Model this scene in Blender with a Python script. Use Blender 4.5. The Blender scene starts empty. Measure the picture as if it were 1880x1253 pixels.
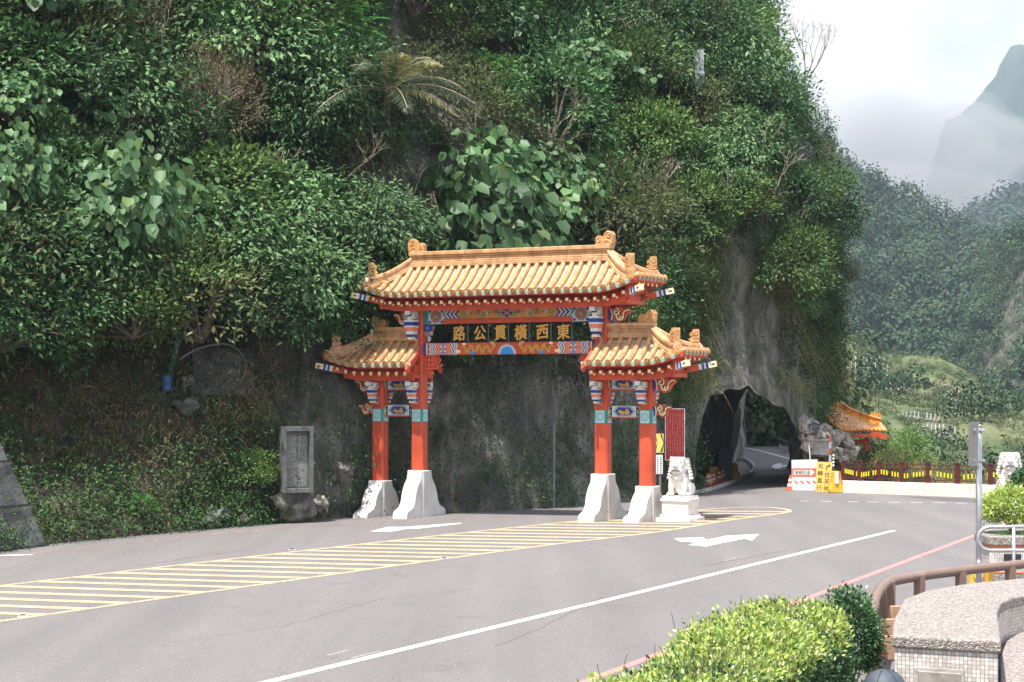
import bpy, bmesh, math, random
import numpy as np
from mathutils import Vector, Matrix, Euler, noise
R = math.radians
C = bpy.context.scene.collection
SC = bpy.context.scene
F = 3500.0; HZ = 718.0; CAMH = 4.0; TILT = 0.018

# ---------------------------------------------------------------- camera
cam = bpy.data.cameras.new('camera'); camo = bpy.data.objects.new('camera', cam); C.objects.link(camo)
camo.location = (0, 0, CAMH); camo.rotation_euler = (R(90), 0, 0)
cam.sensor_width = 36; cam.lens = 36 * F / 1880
cam.shift_y = (HZ - 626.5) / 1880
cam.clip_start = 0.5; cam.clip_end = 20000
SC.camera = camo
# ---------------------------------------------------------------- sun + sky
SUN_AZ = Vector((-0.55, -0.835, 0)).normalized()
SUN_EL = R(69)
sd = Vector((SUN_AZ.x * math.cos(SUN_EL), SUN_AZ.y * math.cos(SUN_EL), math.sin(SUN_EL)))
sl = bpy.data.lights.new('sun', 'SUN'); sl.energy = 5.0; sl.angle = R(0.6); sl.color = (1, .955, .89)
so = bpy.data.objects.new('sun', sl); C.objects.link(so); so.rotation_euler = sd.to_track_quat('Z', 'Y').to_euler()
w = bpy.data.worlds.new('World'); SC.world = w; w.use_nodes = True
nt = w.node_tree; nt.nodes.clear()
def N(nt, t, **k):
    n = nt.nodes.new(t)
    for a, b in k.items(): setattr(n, a, b)
    return n
def LK(nt, a, b): nt.links.new(a, b)
sky = N(nt, 'ShaderNodeTexSky', sky_type='NISHITA'); sky.sun_disc = False
sky.sun_elevation = SUN_EL; sky.sun_rotation = math.atan2(SUN_AZ.x, SUN_AZ.y)
sky.air_density = 1.0; sky.dust_density = 1.5
tc = N(nt, 'ShaderNodeTexCoord')
b1 = N(nt, 'ShaderNodeBackground'); b1.inputs[1].default_value = 0.13; LK(nt, sky.outputs[0], b1.inputs[0])
sep = N(nt, 'ShaderNodeSeparateXYZ'); LK(nt, tc.outputs['Generated'], sep.inputs[0])
mp = N(nt, 'ShaderNodeMapping'); mp.inputs['Scale'].default_value = (1, 1, 1.7); LK(nt, tc.outputs['Generated'], mp.inputs[0])
n1 = N(nt, 'ShaderNodeTexNoise'); n1.inputs['Scale'].default_value = 6.5; n1.inputs['Detail'].default_value = 7; n1.inputs['Roughness'].default_value = .5; n1.inputs['Distortion'].default_value = .3
LK(nt, mp.outputs[0], n1.inputs['Vector'])
r1 = N(nt, 'ShaderNodeValToRGB'); LK(nt, n1.outputs[0], r1.inputs[0])
r1.color_ramp.elements[0].position = .38; r1.color_ramp.elements[0].color = (.70, .69, .72, 1)
r1.color_ramp.elements[1].position = .60; r1.color_ramp.elements[1].color = (1.0, .96, .94, 1)
b2 = N(nt, 'ShaderNodeBackground'); b2.inputs[1].default_value = 0.74; LK(nt, r1.outputs[0], b2.inputs[0])
# cloud bank: over the mountains low in the sky, breaking up to clear sky higher
n2 = N(nt, 'ShaderNodeTexNoise'); n2.inputs['Scale'].default_value = 2.2; n2.inputs['Detail'].default_value = 5
LK(nt, tc.outputs['Generated'], n2.inputs['Vector'])
ad = N(nt, 'ShaderNodeMath', operation='MULTIPLY_ADD'); LK(nt, n2.outputs[0], ad.inputs[0]); ad.inputs[1].default_value = .9; 
sb = N(nt, 'ShaderNodeMath', operation='MULTIPLY'); LK(nt, sep.outputs[2], sb.inputs[0]); sb.inputs[1].default_value = -1.0
LK(nt, sb.outputs[0], ad.inputs[2])
mr = N(nt, 'ShaderNodeMapRange'); LK(nt, ad.outputs[0], mr.inputs[0]); mr.inputs[1].default_value = -.32; mr.inputs[2].default_value = -.12
mx = N(nt, 'ShaderNodeMixShader'); LK(nt, mr.outputs[0], mx.inputs[0]); LK(nt, b1.outputs[0], mx.inputs[1]); LK(nt, b2.outputs[0], mx.inputs[2])
wo = N(nt, 'ShaderNodeOutputWorld'); LK(nt, mx.outputs[0], wo.inputs[0])
SC.view_settings.view_transform = 'Standard'; SC.view_settings.look = 'None'
SC.view_settings.exposure = 1.08; SC.view_settings.gamma = 1
SC.cycles.max_bounces = 6; SC.cycles.volume_bounces = 0; SC.cycles.transparent_max_bounces = 16
SC.cycles.diffuse_bounces = 4; SC.cycles.glossy_bounces = 2; SC.cycles.transmission_bounces = 3

# ---------------------------------------------------------------- helpers
def G(px, py, dz=0.0):            # a point on the (gently tilted) road surface
    Y = CAMH * F / ((py - HZ) + TILT * (px - 940)); X = (px - 940) / F * Y
    return Vector((X, Y, TILT * X + dz))
def P(px, py, Y): return Vector(((px - 940) / F * Y, Y, CAMH + (HZ - py) / F * Y))
def gz(x): return TILT * x

class MB:
    def __init__(s): s.v = []; s.f = []; s.m = []
    def add(s, vs, fs, m=0):
        o = len(s.v); s.v += [tuple(v) for v in vs]
        for f in fs: s.f.append(tuple(i + o for i in f)); s.m.append(m)
        return s
    def box(s, c, d, rot=None, m=0, taper=1.0):
        x, y, z = d[0] / 2, d[1] / 2, d[2] / 2; vs = []
        for k in (-1, 1):
            t = taper if k > 0 else 1
            for (a, b) in ((-1, -1), (1, -1), (1, 1), (-1, 1)): vs.append(Vector((a * x * t, b * y * t, k * z)))
        if rot is not None:
            M = rot if isinstance(rot, Matrix) else Euler(rot).to_matrix()
            vs = [M @ v for v in vs]
        c = Vector(c); vs = [v + c for v in vs]
        return s.add(vs, [(3, 2, 1, 0), (4, 5, 6, 7), (0, 1, 5, 4), (1, 2, 6, 5), (2, 3, 7, 6), (3, 0, 4, 7)], m)
    def bar(s, a, b, wd, h, m=0, up=(0, 0, 1)):        # rectangular bar from a to b
        a, b = Vector(a), Vector(b); d = (b - a); L = d.length
        if L < 1e-6: return s
        d /= L; sx = d.cross(Vector(up))
        if sx.length < 1e-4: sx = Vector((1, 0, 0))
        sx.normalize(); uz = sx.cross(d)
        M = Matrix((sx, d, uz)).transposed()
        return s.box((a + b) / 2, (wd, L, h), M, m)
    def prism(s, pts, y0, y1, fn=None, m=0):            # outline in (x,z), extruded along y
        n = len(pts); vs = [Vector((p[0], y0, p[1])) for p in pts] + [Vector((p[0], y1, p[1])) for p in pts]
        if fn: vs = [Vector(fn(v)) for v in vs]
        fs = [tuple(range(n)), tuple(range(2 * n - 1, n - 1, -1))] + [(i, i + n, (i + 1) % n + n, (i + 1) % n) for i in range(n)]
        return s.add(vs, fs, m)
    def tube(s, path, r, n=8, m=0, cap=True, closed=False):
        pts = [Vector(p) for p in path]; L = len(pts); rr = r if isinstance(r, (list, tuple)) else [r] * L
        prev = None; base = len(s.v); vs = []
        for i, p in enumerate(pts):
            if closed: t = pts[(i + 1) % L] - pts[i - 1]
            else: t = pts[min(i + 1, L - 1)] - pts[max(i - 1, 0)]
            if t.length < 1e-9: t = Vector((0, 0, 1))
            t.normalize()
            if prev is None:
                u = t.cross(Vector((0, 0, 1)))
                if u.length < .05: u = t.cross(Vector((1, 0, 0)))
            else: u = prev - t * prev.dot(t)
            u.normalize(); prev = u; v = t.cross(u)
            for k in range(n):
                a = 2 * math.pi * k / n; vs.append(p + (u * math.cos(a) + v * math.sin(a)) * rr[i])
        fs = []
        for i in range(L if closed else L - 1):
            j = (i + 1) % L
            for k in range(n): fs.append((i * n + k, i * n + (k + 1) % n, j * n + (k + 1) % n, j * n + k))
        if cap and not closed: fs.append(tuple(range(n - 1, -1, -1))); fs.append(tuple(range((L - 1) * n, L * n)))
        return s.add(vs, fs, m)
    def lathe(s, prof, c=(0, 0, 0), n=16, m=0):         # profile [(r,z)...]
        c = Vector(c); vs = []
        for r, z in prof:
            for k in range(n): a = 2 * math.pi * k / n; vs.append(c + Vector((r * math.cos(a), r * math.sin(a), z)))
        fs = []
        for i in range(len(prof) - 1):
            for k in range(n): fs.append((i * n + k, i * n + (k + 1) % n, (i + 1) * n + (k + 1) % n, (i + 1) * n + k))
        fs.append(tuple(range(n - 1, -1, -1))); fs.append(tuple(range((len(prof) - 1) * n, len(prof) * n)))
        return s.add(vs, fs, m)
    def quad(s, a, b, c, d, m=0): return s.add([a, b, c, d], [(0, 1, 2, 3)], m)
    def blob(s, c, rad, sub=2, m=0, amp=0, seed=0, fr=1.5, rot=None):
        bm = bmesh.new(); bmesh.ops.create_icosphere(bm, subdivisions=sub, radius=1)
        c = Vector(c); rad = Vector(rad) if not isinstance(rad, (int, float)) else Vector((rad,) * 3)
        M = Euler(rot).to_matrix() if rot else Matrix.Identity(3)
        vs = []
        for v in bm.verts:
            k = 1 + (amp * noise.noise(v.co * fr + Vector((seed * 7.3, seed, -seed * 3))) if amp else 0)
            vs.append(c + M @ Vector((v.co.x * rad.x * k, v.co.y * rad.y * k, v.co.z * rad.z * k)))
        fs = [[v.index for v in f.verts] for f in bm.faces]; bm.free()
        return s.add(vs, fs, m)
    def build(s, name, mats, parent=None, smooth=False, bevel=0, fix=True, loc=None):
        me = bpy.data.meshes.new(name); me.from_pydata(s.v, [], s.f)
        mats = mats if isinstance(mats, (list, tuple)) else [mats]
        for m in mats: me.materials.append(m)
        me.polygons.foreach_set('material_index', s.m)
        if smooth: me.polygons.foreach_set('use_smooth', [True] * len(s.f))
        if fix:
            bm = bmesh.new(); bm.from_mesh(me); bmesh.ops.recalc_face_normals(bm, faces=bm.faces); bm.to_mesh(me); bm.free()
        me.update()
        o = bpy.data.objects.new(name, me); C.objects.link(o)
        if parent: o.parent = parent
        if loc is not None: o.location = loc
        if bevel:
            b = o.modifiers.new('bevel', 'BEVEL'); b.width = bevel; b.segments = 2; b.limit_method = 'ANGLE'; b.angle_limit = R(40)
        return o
def tag(o, label=None, cat=None, group=None, kind=None):
    if label: o['label'] = label
    if cat: o['category'] = cat
    if group: o['group'] = group
    if kind: o['kind'] = kind
    return o
def empty(name, loc=(0, 0, 0), rz=0, label=None, cat=None, group=None):
    o = bpy.data.objects.new(name, None); C.objects.link(o); o.location = loc; o.rotation_euler = (0, 0, rz)
    o.empty_display_size = .2
    return tag(o, label, cat, group)
def copy_tree(o, parent=None):
    c = o.copy(); C.objects.link(c)
    if parent is not None: c.parent = parent
    for ch in list(o.children): copy_tree(ch, c)
    return c
def rawmesh(name, V, Fq, mats, parent=None, mi=None, smooth=False):     # numpy arrays, quads or tris
    me = bpy.data.meshes.new(name); V = np.asarray(V, dtype=np.float32); Fq = np.asarray(Fq, dtype=np.int32); k = Fq.shape[1]
    me.vertices.add(len(V)); me.vertices.foreach_set('co', V.ravel())
    me.loops.add(Fq.size); me.loops.foreach_set('vertex_index', Fq.ravel())
    me.polygons.add(len(Fq)); me.polygons.foreach_set('loop_start', np.arange(0, Fq.size, k, dtype=np.int32))
    me.polygons.foreach_set('loop_total', np.full(len(Fq), k, dtype=np.int32))
    mats = mats if isinstance(mats, (list, tuple)) else [mats]
    for m in mats: me.materials.append(m)
    if mi is not None: me.polygons.foreach_set('material_index', np.asarray(mi, dtype=np.int32))
    if smooth: me.polygons.foreach_set('use_smooth', np.ones(len(Fq), dtype=bool))
    me.update(calc_edges=True)
    o = bpy.data.objects.new(name, me); C.objects.link(o)
    if parent: o.parent = parent
    return o
def text_pts(ch, size=1.0, bold=0.0):
    """glyph outline as flat mesh (verts, faces) centred on its own box"""
    c = bpy.data.curves.new('glyph', 'FONT'); c.body = ch; c.size = size; c.offset = bold; c.align_x = 'CENTER'
    c.resolution_u = 3
    o = bpy.data.objects.new('glyph', c); C.objects.link(o)
    me = bpy.data.meshes.new_from_object(o.evaluated_get(bpy.context.evaluated_depsgraph_get()))
    vs = [v.co.copy() for v in me.vertices]; fs = [tuple(p.vertices) for p in me.polygons]
    bpy.data.objects.remove(o); bpy.data.curves.remove(c); bpy.data.meshes.remove(me)
    if vs:
        cx = (min(v.x for v in vs) + max(v.x for v in vs)) / 2; cy = (min(v.y for v in vs) + max(v.y for v in vs)) / 2
        vs = [Vector((v.x - cx, v.y - cy, 0)) for v in vs]
    return vs, fs
def put_text(mb, ch, org, ux, uz, size, m=0, bold=0, thick=0.0):
    """lay glyph on plane: org + x*ux + y*uz ; small thickness towards -normal side"""
    vs, fs = text_pts(ch, size, bold); ux = Vector(ux); uz = Vector(uz); nn = ux.cross(uz) * thick
    org = Vector(org); mb.add([org + ux * v.x + uz * v.y + nn for v in vs], fs, m)

# ---------------------------------------------------------------- materials
def mat(name, col, rough=.6, metal=0, spec=.5, bump=0, bscale=20, var=0, vscale=4, col2=None, coat=0, emis=None, detail=6, dirt=0, coord='Object', stretch=None):
    m = bpy.data.materials.new(name); m.use_nodes = True; nt = m.node_tree; p = nt.nodes['Principled BSDF']
    p.inputs['Base Color'].default_value = (*col, 1); p.inputs['Roughness'].default_value = rough
    p.inputs['Metallic'].default_value = metal; p.inputs['Specular IOR Level'].default_value = spec
    if coat: p.inputs['Coat Weight'].default_value = coat
    t = N(nt, 'ShaderNodeTexCoord'); vec = t.outputs[coord]
    if stretch:
        q = N(nt, 'ShaderNodeMapping'); q.inputs['Scale'].default_value = stretch; LK(nt, vec, q.inputs[0]); vec = q.outputs[0]
    if var or col2:
        n = N(nt, 'ShaderNodeTexNoise'); n.inputs['Scale'].default_value = vscale; n.inputs['Detail'].default_value = detail; n.inputs['Roughness'].default_value = .65
        LK(nt, vec, n.inputs['Vector'])
        r = N(nt, 'ShaderNodeValToRGB'); LK(nt, n.outputs[0], r.inputs[0])
        c2 = col2 or tuple(c * (1 - var) for c in col); c1 = col if col2 else tuple(min(1, c * (1 + var * .5)) for c in col)
        r.color_ramp.elements[0].position = .36; r.color_ramp.elements[0].color = (*c2, 1)
        r.color_ramp.elements[1].position = .64; r.color_ramp.elements[1].color = (*c1, 1)
        LK(nt, r.outputs[0], p.inputs['Base Color'])
    if bump:
        n = N(nt, 'ShaderNodeTexNoise'); n.inputs['Scale'].default_value = bscale; n.inputs['Detail'].default_value = 6
        LK(nt, vec, n.inputs['Vector'])
        b = N(nt, 'ShaderNodeBump'); b.inputs['Strength'].default_value = bump; b.inputs['Distance'].default_value = .05
        LK(nt, n.outputs[0], b.inputs['Height']); LK(nt, b.outputs[0], p.inputs['Normal'])
    return m
def leafmat(name, cols, rough=.45, trans=.25, spec=.5, objvar=.38):
    m = bpy.data.materials.new(name); m.use_nodes = True; nt = m.node_tree; p = nt.nodes['Principled BSDF']
    g = N(nt, 'ShaderNodeNewGeometry'); oi = N(nt, 'ShaderNodeObjectInfo')
    r = N(nt, 'ShaderNodeValToRGB'); LK(nt, g.outputs['Random Per Island'], r.inputs[0])
    e = r.color_ramp.elements
    while len(e) < len(cols): e.new(.5)
    for i, c in enumerate(cols): e[i].position = i / max(1, len(cols) - 1); e[i].color = (*c, 1)
    h = N(nt, 'ShaderNodeHueSaturation'); LK(nt, r.outputs[0], h.inputs['Color'])
    mr = N(nt, 'ShaderNodeMapRange'); LK(nt, oi.outputs['Random'], mr.inputs[0]); mr.inputs[3].default_value = 1 - objvar; mr.inputs[4].default_value = 1 + objvar
    LK(nt, mr.outputs[0], h.inputs['Value'])
    LK(nt, h.outputs[0], p.inputs['Base Color']); p.inputs['Roughness'].default_value = rough; p.inputs['Specular IOR Level'].default_value = spec
    tr = N(nt, 'ShaderNodeBsdfTranslucent'); LK(nt, h.outputs[0], tr.inputs[0])
    ms = N(nt, 'ShaderNodeMixShader'); ms.inputs[0].default_value = trans
    LK(nt, p.outputs[0], ms.inputs[1]); LK(nt, tr.outputs[0], ms.inputs[2]); LK(nt, ms.outputs[0], nt.nodes['Material Output'].inputs[0])
    return m
# ================================================================ ground, road and its paint
M_asph = bpy.data.materials.new('asphalt'); M_asph.use_nodes = True
def asphalt_nodes(m, base, dark, speck):
    nt = m.node_tree; p = nt.nodes['Principled BSDF']; t = N(nt, 'ShaderNodeTexCoord')
    big = N(nt, 'ShaderNodeTexNoise'); big.inputs['Scale'].default_value = .12; big.inputs['Detail'].default_value = 6; big.inputs['Roughness'].default_value = .6
    q = N(nt, 'ShaderNodeMapping'); q.inputs['Rotation'].default_value = (0, 0, R(28)); q.inputs['Scale'].default_value = (2.2, .5, 1); LK(nt, t.outputs['Object'], q.inputs[0]); LK(nt, q.outputs[0], big.inputs['Vector'])
    r = N(nt, 'ShaderNodeValToRGB'); LK(nt, big.outputs[0], r.inputs[0]); e = r.color_ramp.elements
    e[0].position = .3; e[0].color = (*dark, 1); e[1].position = .7; e[1].color = (*base, 1)
    fine = N(nt, 'ShaderNodeTexNoise'); fine.inputs['Scale'].default_value = 26; fine.inputs['Detail'].default_value = 8; fine.inputs['Roughness'].default_value = .8; LK(nt, t.outputs['Object'], fine.inputs['Vector'])
    r2 = N(nt, 'ShaderNodeValToRGB'); LK(nt, fine.outputs[0], r2.inputs[0]); e = r2.color_ramp.elements
    e[0].position = .36; e[0].color = (.62, .62, .62, 1); e[1].position = .66; e[1].color = (1.34, 1.34, 1.33, 1)
    x = N(nt, 'ShaderNodeMix', data_type='RGBA', blend_type='MULTIPLY'); x.inputs[0].default_value = 1; LK(nt, r.outputs[0], x.inputs[6]); LK(nt, r2.outputs[0], x.inputs[7])
    vo = N(nt, 'ShaderNodeTexVoronoi'); vo.inputs['Scale'].default_value = 7; LK(nt, t.outputs['Object'], vo.inputs['Vector'])
    r3 = N(nt, 'ShaderNodeValToRGB'); LK(nt, vo.outputs[0], r3.inputs[0]); e = r3.color_ramp.elements
    e[0].position = .085; e[0].color = (1, 1, 1, 1); e[1].position = .12; e[1].color = (0, 0, 0, 1)
    x2 = N(nt, 'ShaderNodeMix', data_type='RGBA'); LK(nt, r3.outputs[0], x2.inputs[0]); LK(nt, x.outputs[2], x2.inputs[6]); x2.inputs[7].default_value = (*speck, 1)
    # tyre-polished bands along the lanes and a few oil spots
    q2 = N(nt, 'ShaderNodeMapping'); q2.inputs['Rotation'].default_value = (0, 0, R(28)); q2.inputs['Scale'].default_value = (1.0, .03, 1); LK(nt, t.outputs['Object'], q2.inputs[0])
    ty = N(nt, 'ShaderNodeTexNoise'); ty.inputs['Scale'].default_value = .9; ty.inputs['Detail'].default_value = 5; LK(nt, q2.outputs[0], ty.inputs['Vector'])
    r4 = N(nt, 'ShaderNodeValToRGB'); LK(nt, ty.outputs[0], r4.inputs[0]); e = r4.color_ramp.elements; e[0].position = .38; e[0].color = (.92, .92, .93, 1); e[1].position = .62; e[1].color = (1.03, 1.03, 1.02, 1)
    sp = N(nt, 'ShaderNodeTexNoise'); sp.inputs['Scale'].default_value = .7; sp.inputs['Detail'].default_value = 9; sp.inputs['Roughness'].default_value = .75; LK(nt, t.outputs['Object'], sp.inputs['Vector'])
    r5 = N(nt, 'ShaderNodeValToRGB'); LK(nt, sp.outputs[0], r5.inputs[0]); e = r5.color_ramp.elements; e[0].position = .30; e[0].color = (.74, .74, .74, 1); e[1].position = .42; e[1].color = (1, 1, 1, 1)
    x3 = N(nt, 'ShaderNodeMix', data_type='RGBA', blend_type='MULTIPLY'); x3.inputs[0].default_value = 1; LK(nt, x2.outputs[2], x3.inputs[6]); LK(nt, r4.outputs[0], x3.inputs[7])
    x4 = N(nt, 'ShaderNodeMix', data_type='RGBA', blend_type='MULTIPLY'); x4.inputs[0].default_value = 1; LK(nt, x3.outputs[2], x4.inputs[6]); LK(nt, r5.outputs[0], x4.inputs[7])
    LK(nt, x4.outputs[2], p.inputs['Base Color']); p.inputs['Roughness'].default_value = .82; p.inputs['Specular IOR Level'].default_value = .35
    b = N(nt, 'ShaderNodeBump'); b.inputs['Strength'].default_value = .35; b.inputs['Distance'].default_value = .01; LK(nt, fine.outputs[0], b.inputs['Height']); LK(nt, b.outputs[0], p.inputs['Normal'])
asphalt_nodes(M_asph, (.184, .170, .167), (.146, .136, .135), (.30, .285, .28))
def paint(name, col, wear=.45, sc=9):
    m = mat(name, col, rough=.7, col2=None, var=.06, vscale=3); nt = m.node_tree; p = nt.nodes['Principled BSDF']
    n = N(nt, 'ShaderNodeTexNoise'); n.inputs['Scale'].default_value = sc; n.inputs['Detail'].default_value = 9; n.inputs['Roughness'].default_value = .75
    t = N(nt, 'ShaderNodeTexCoord'); LK(nt, t.outputs['Object'], n.inputs['Vector'])
    r = N(nt, 'ShaderNodeValToRGB'); LK(nt, n.outputs[0], r.inputs[0]); e = r.color_ramp.elements
    e[0].position = wear - .12; e[0].color = (0, 0, 0, 1); e[1].position = wear + .02; e[1].color = (1, 1, 1, 1)
    LK(nt, r.outputs[0], p.inputs['Alpha'])
    return m
M_white = paint('road_paint_white', (.66, .64, .62), .43)
M_yel = paint('road_paint_yellow', (.56, .415, .24), .46)
M_redp = paint('road_paint_red', (.58, .20, .19), .43)
M_redf = paint('road_paint_red_faded', (.34, .22, .205), .60, 3)
M_dirtg = mat('valley_floor_grass', (.09, .12, .05), .9, col2=(.16, .15, .09), vscale=.03, bump=.3, bscale=.5)
M_soil = mat('embankment_soil', (.13, .10, .07), .95, col2=(.08, .09, .05), vscale=1.2, bump=.8, bscale=6)

mb = MB(); mb.add([(-2400, -1200, -14), (3600, -1200, -14), (3600, 3300, -14), (-2400, 3300, -14)], [(0, 1, 2, 3)])
tag(mb.build('ground', M_dirtg), kind='structure')
# the road platform: one tilted sheet, with its embankment sides
wl = G(1545, 905); wr = G(1850, 916)
wd = (wr - wl).normalized()
edge = [(-60, -30), (70, -30), (70, 40), (wr + wd * 22).to_tuple()[:2], wr.to_tuple()[:2], wl.to_tuple()[:2],
        (14.2, 80), (14.6, 84), (15.6, 90), (18.5, 102), (22, 120), (24, 150), (-10, 175), (-40, 150), (-60, 90)]
mb = MB(); n = len(edge)
mb.add([(x, y, gz(x)) for x, y in edge], [tuple(range(n))])
tag(mb.build('road', M_asph), kind='structure')
mb = MB(); mb.add([(x, y, gz(x) - .02) for x, y in edge] + [(x * 1.12, y + (4 if y > 60 else -4), -14.2) for x, y in edge], [(i, (i + 1) % n, (i + 1) % n + n, i + n) for i in range(n)])
tag(mb.build('embankment', M_soil), kind='structure')

def strip(pts, wd, name, m, label=None, dz=.004):     # a painted line along world points
    mb = MB(); pts = [Vector(p) for p in pts]; L = []; Rr = []
    for i, p in enumerate(pts):
        t = (pts[min(i + 1, len(pts) - 1)] - pts[max(i - 1, 0)]); t.z = 0; t.normalize(); s = Vector((t.y, -t.x, 0)) * wd / 2
        for arr, q in ((L, p - s), (Rr, p + s)): arr.append(Vector((q.x, q.y, gz(q.x) + dz)))
    n = len(pts)
    mb.add(L + Rr, [(i, i + 1, n + i + 1, n + i) for i in range(n - 1)])
    o = mb.build(name, m, fix=False); tag(o, kind='structure'); return o
def smooth_path(pts, k=6):
    out = []; n = len(pts); pts = [Vector(p) for p in pts]
    for i in range(n - 1):
        p0, p1, p2, p3 = pts[max(i - 1, 0)], pts[i], pts[i + 1], pts[min(i + 2, n - 1)]
        for j in range(k):
            t = j / k; out.append(.5 * ((2 * p1) + (p2 - p0) * t + (2 * p0 - 5 * p1 + 4 * p2 - p3) * t * t + (3 * p1 - p0 - 3 * p2 + p3) * t ** 3))
    out.append(pts[-1]); return out
a, b = G(490, 1253), G(1640, 975); strip([a - (b - a) * .5, b], .2, 'lane_line', M_white)
a, b = G(1080, 1250), G(1788, 984); strip([a - (b - a) * .4, b, b + (b - a) * .35], .17, 'edge_line', M_redp)
U = smooth_path([G(*p) for p in ((-400, 1123), (0, 1076), (700, 995.4), (1050, 958), (1290, 936), (1400, 931.5), (1446, 936))], 10)
Lw = smooth_path([G(*p) for p in ((-400, 1200), (0, 1141), (700, 1042.7), (1000, 1002), (1200, 978), (1330, 957), (1440, 942), (1446, 936))], 10)
strip(U, .16, 'median_line', M_yel); strip(Lw, .16, 'median_line', M_yel)
hd = (G(335, 1091.5) - G(0, 1081)); hd.z = 0; hd.normalize()
def hit(path, o, d):
    for i in range(len(path) - 1):
        a, b = path[i], path[i + 1]; e = b - a; den = d.x * e.y - d.y * e.x
        if abs(den) < 1e-9: continue
        s = ((a.x - o.x) * e.y - (a.y - o.y) * e.x) / den; u = ((a.x - o.x) * d.y - (a.y - o.y) * d.x) / den
        if 0 <= u < 1 and s > .05: return o + d * s
    return None
mb = MB(); tot = 0; last = U[0]
acc = 0
for i in range(len(U) - 1):
    a, b = U[i], U[i + 1]; L = (b - a).length; k = 0
    while acc < L:
        p = a + (b - a) * (acc / L); q = hit(Lw, p, hd); p2 = p + Vector((0, -.36, 0)) ; 
        qs = []
        for oo in (p, p2):
            st = hit(U, oo, -hd) if oo is p2 else oo
            st = st or oo; en = hit(Lw, oo, hd); qs.append((st, en))
        if qs[0][1] is not None and qs[1][1] is not None:
            v = [qs[0][0], qs[0][1], qs[1][1], qs[1][0]]; mb.add([Vector((x.x, x.y, gz(x.x) + .006)) for x in v], [(0, 3, 2, 1)])
        acc += .92 / max(.3, abs((b - a).normalized().y)) * .95
    acc -= L
tag(mb.build('median_hatching', M_yel, fix=False), kind='structure')
def gpoly(pts, name, m, dz=.004):
    mb = MB(); mb.add([G(*p, dz) for p in pts], [tuple(range(len(pts)))]); o = mb.build(name, m, fix=False); return tag(o, kind='structure')
gpoly([(680, 976), (712, 968), (742, 968), (845, 960.5), (848, 962), (768, 971), (748, 971.5), (716, 977)], 'lane_arrow', M_white)
gpoly([(1237, 989), (1290, 987), (1296, 991.5), (1310, 989.5), (1332, 984.5), (1394, 981), (1381, 993), (1366, 989.5), (1318, 999), (1296, 1004), (1263, 1001), (1278, 998), (1262, 995), (1250, 995.5)], 'lane_arrow', M_white)
gpoly([(1416, 857), (1424, 852), (1436, 851), (1434, 854), (1452, 854), (1452, 856.5), (1434, 857), (1436, 860), (1424, 861)], 'lane_arrow', M_white)
for x0, x1 in ((1470, 1486), (1508, 1526), (1556, 1576), (1592, 1613), (1632, 1653), (1672, 1694), (1712, 1736), (1755, 1776), (1798, 1815)):
    a = G(x0, 921 + (x0 - 1500) * .012); b = G(x1, 921 + (x1 - 1500) * .012); strip([a, b], .13, 'dashed_line', M_white)
strip([G(x, y) for x, y in ((-200, 1052), (0, 1024), (300, 990), (560, 966), (700, 958), (1000, 947))], .5, 'edge_line_faded', M_redf)
strip([G(x, y) for x, y in ((-60, 1023), (60, 1019))], .25, 'edge_line_white', M_white, dz=.008)
strip([G(x, y) for x, y in ((1366, 822), (1400, 829), (1450, 843), (1470, 848))], .2, 'edge_line_white', M_white)
strip([G(x, y) for x, y in ((1385, 873), (1420, 872), (1452, 870))], .12, 'edge_line', M_redp)
M_asph2 = bpy.data.materials.new('asphalt_patch'); M_asph2.use_nodes = True; asphalt_nodes(M_asph2, (.12, .11, .115), (.10, .09, .095), (.2, .2, .2))
gpoly([(1655, 911.5), (1760, 914.5), (1870, 918), (1870, 926), (1800, 924), (1720, 919)], 'asphalt_patch', M_asph2, .003)
M_crk = mat('tar_seam', (.105, .097, .096), .6)
def crack(pts, wd_, seed):
    r_ = random.Random(seed); p = [G(*q) for q in pts]; out = []
    for a_, b_ in zip(p[:-1], p[1:]):
        for k_ in range(9): out.append(a_.lerp(b_, k_ / 9) + Vector((r_.uniform(-1, 1), r_.uniform(-1, 1), 0)) * .05)
    strip(out, wd_, 'tar_seam', M_crk, dz=.0045)
crack([(300, 1180), (520, 1150), (700, 1100), (900, 1080)], .010, 1); crack([(905, 1190), (1000, 1150), (1120, 1090)], .009, 2); crack([(1290, 1040), (1450, 1010), (1600, 1005)], .018, 4); crack([(250, 1040), (480, 1005)], .02, 5)
for q_ in ([(600, 1204), (622, 1199), (640, 1194)], [(645, 1209), (672, 1202), (700, 1196)], [(1330, 1030), (1352, 1024)]): strip([G(*a_) for a_ in q_], .016, 'tyre_scrape', M_white, dz=.0045)
# road studs
M_steel = mat('galvanised_steel', (.55, .56, .58), .35, .8, var=.15, vscale=8, bump=.05)
M_black = mat('black_rubber', (.02, .02, .022), .5)
studs = [(42, 1133), (536, 1011), (815, 1027)]
def stud(p):
    e = empty('road_stud', p, R(20)); mb = MB(); mb.box((0, 0, .012), (.22, .16, .024), taper=.8); mb.build('base', M_steel, e, bevel=.004)
    mb = MB(); mb.box((0, -.02, .03), (.12, .06, .028), taper=.7); mb.build('reflector', M_black, e); return e
labs = ['small metal road stud on the near yellow line at the far left of the road', 'small metal road stud on the far yellow line of the hatched median', 'small metal road stud on the near yellow line midway along the hatched median']
for i, s in enumerate(studs): tag(stud(G(*s, .006)), labs[i], 'road stud', 'road studs on the median lines')
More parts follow.
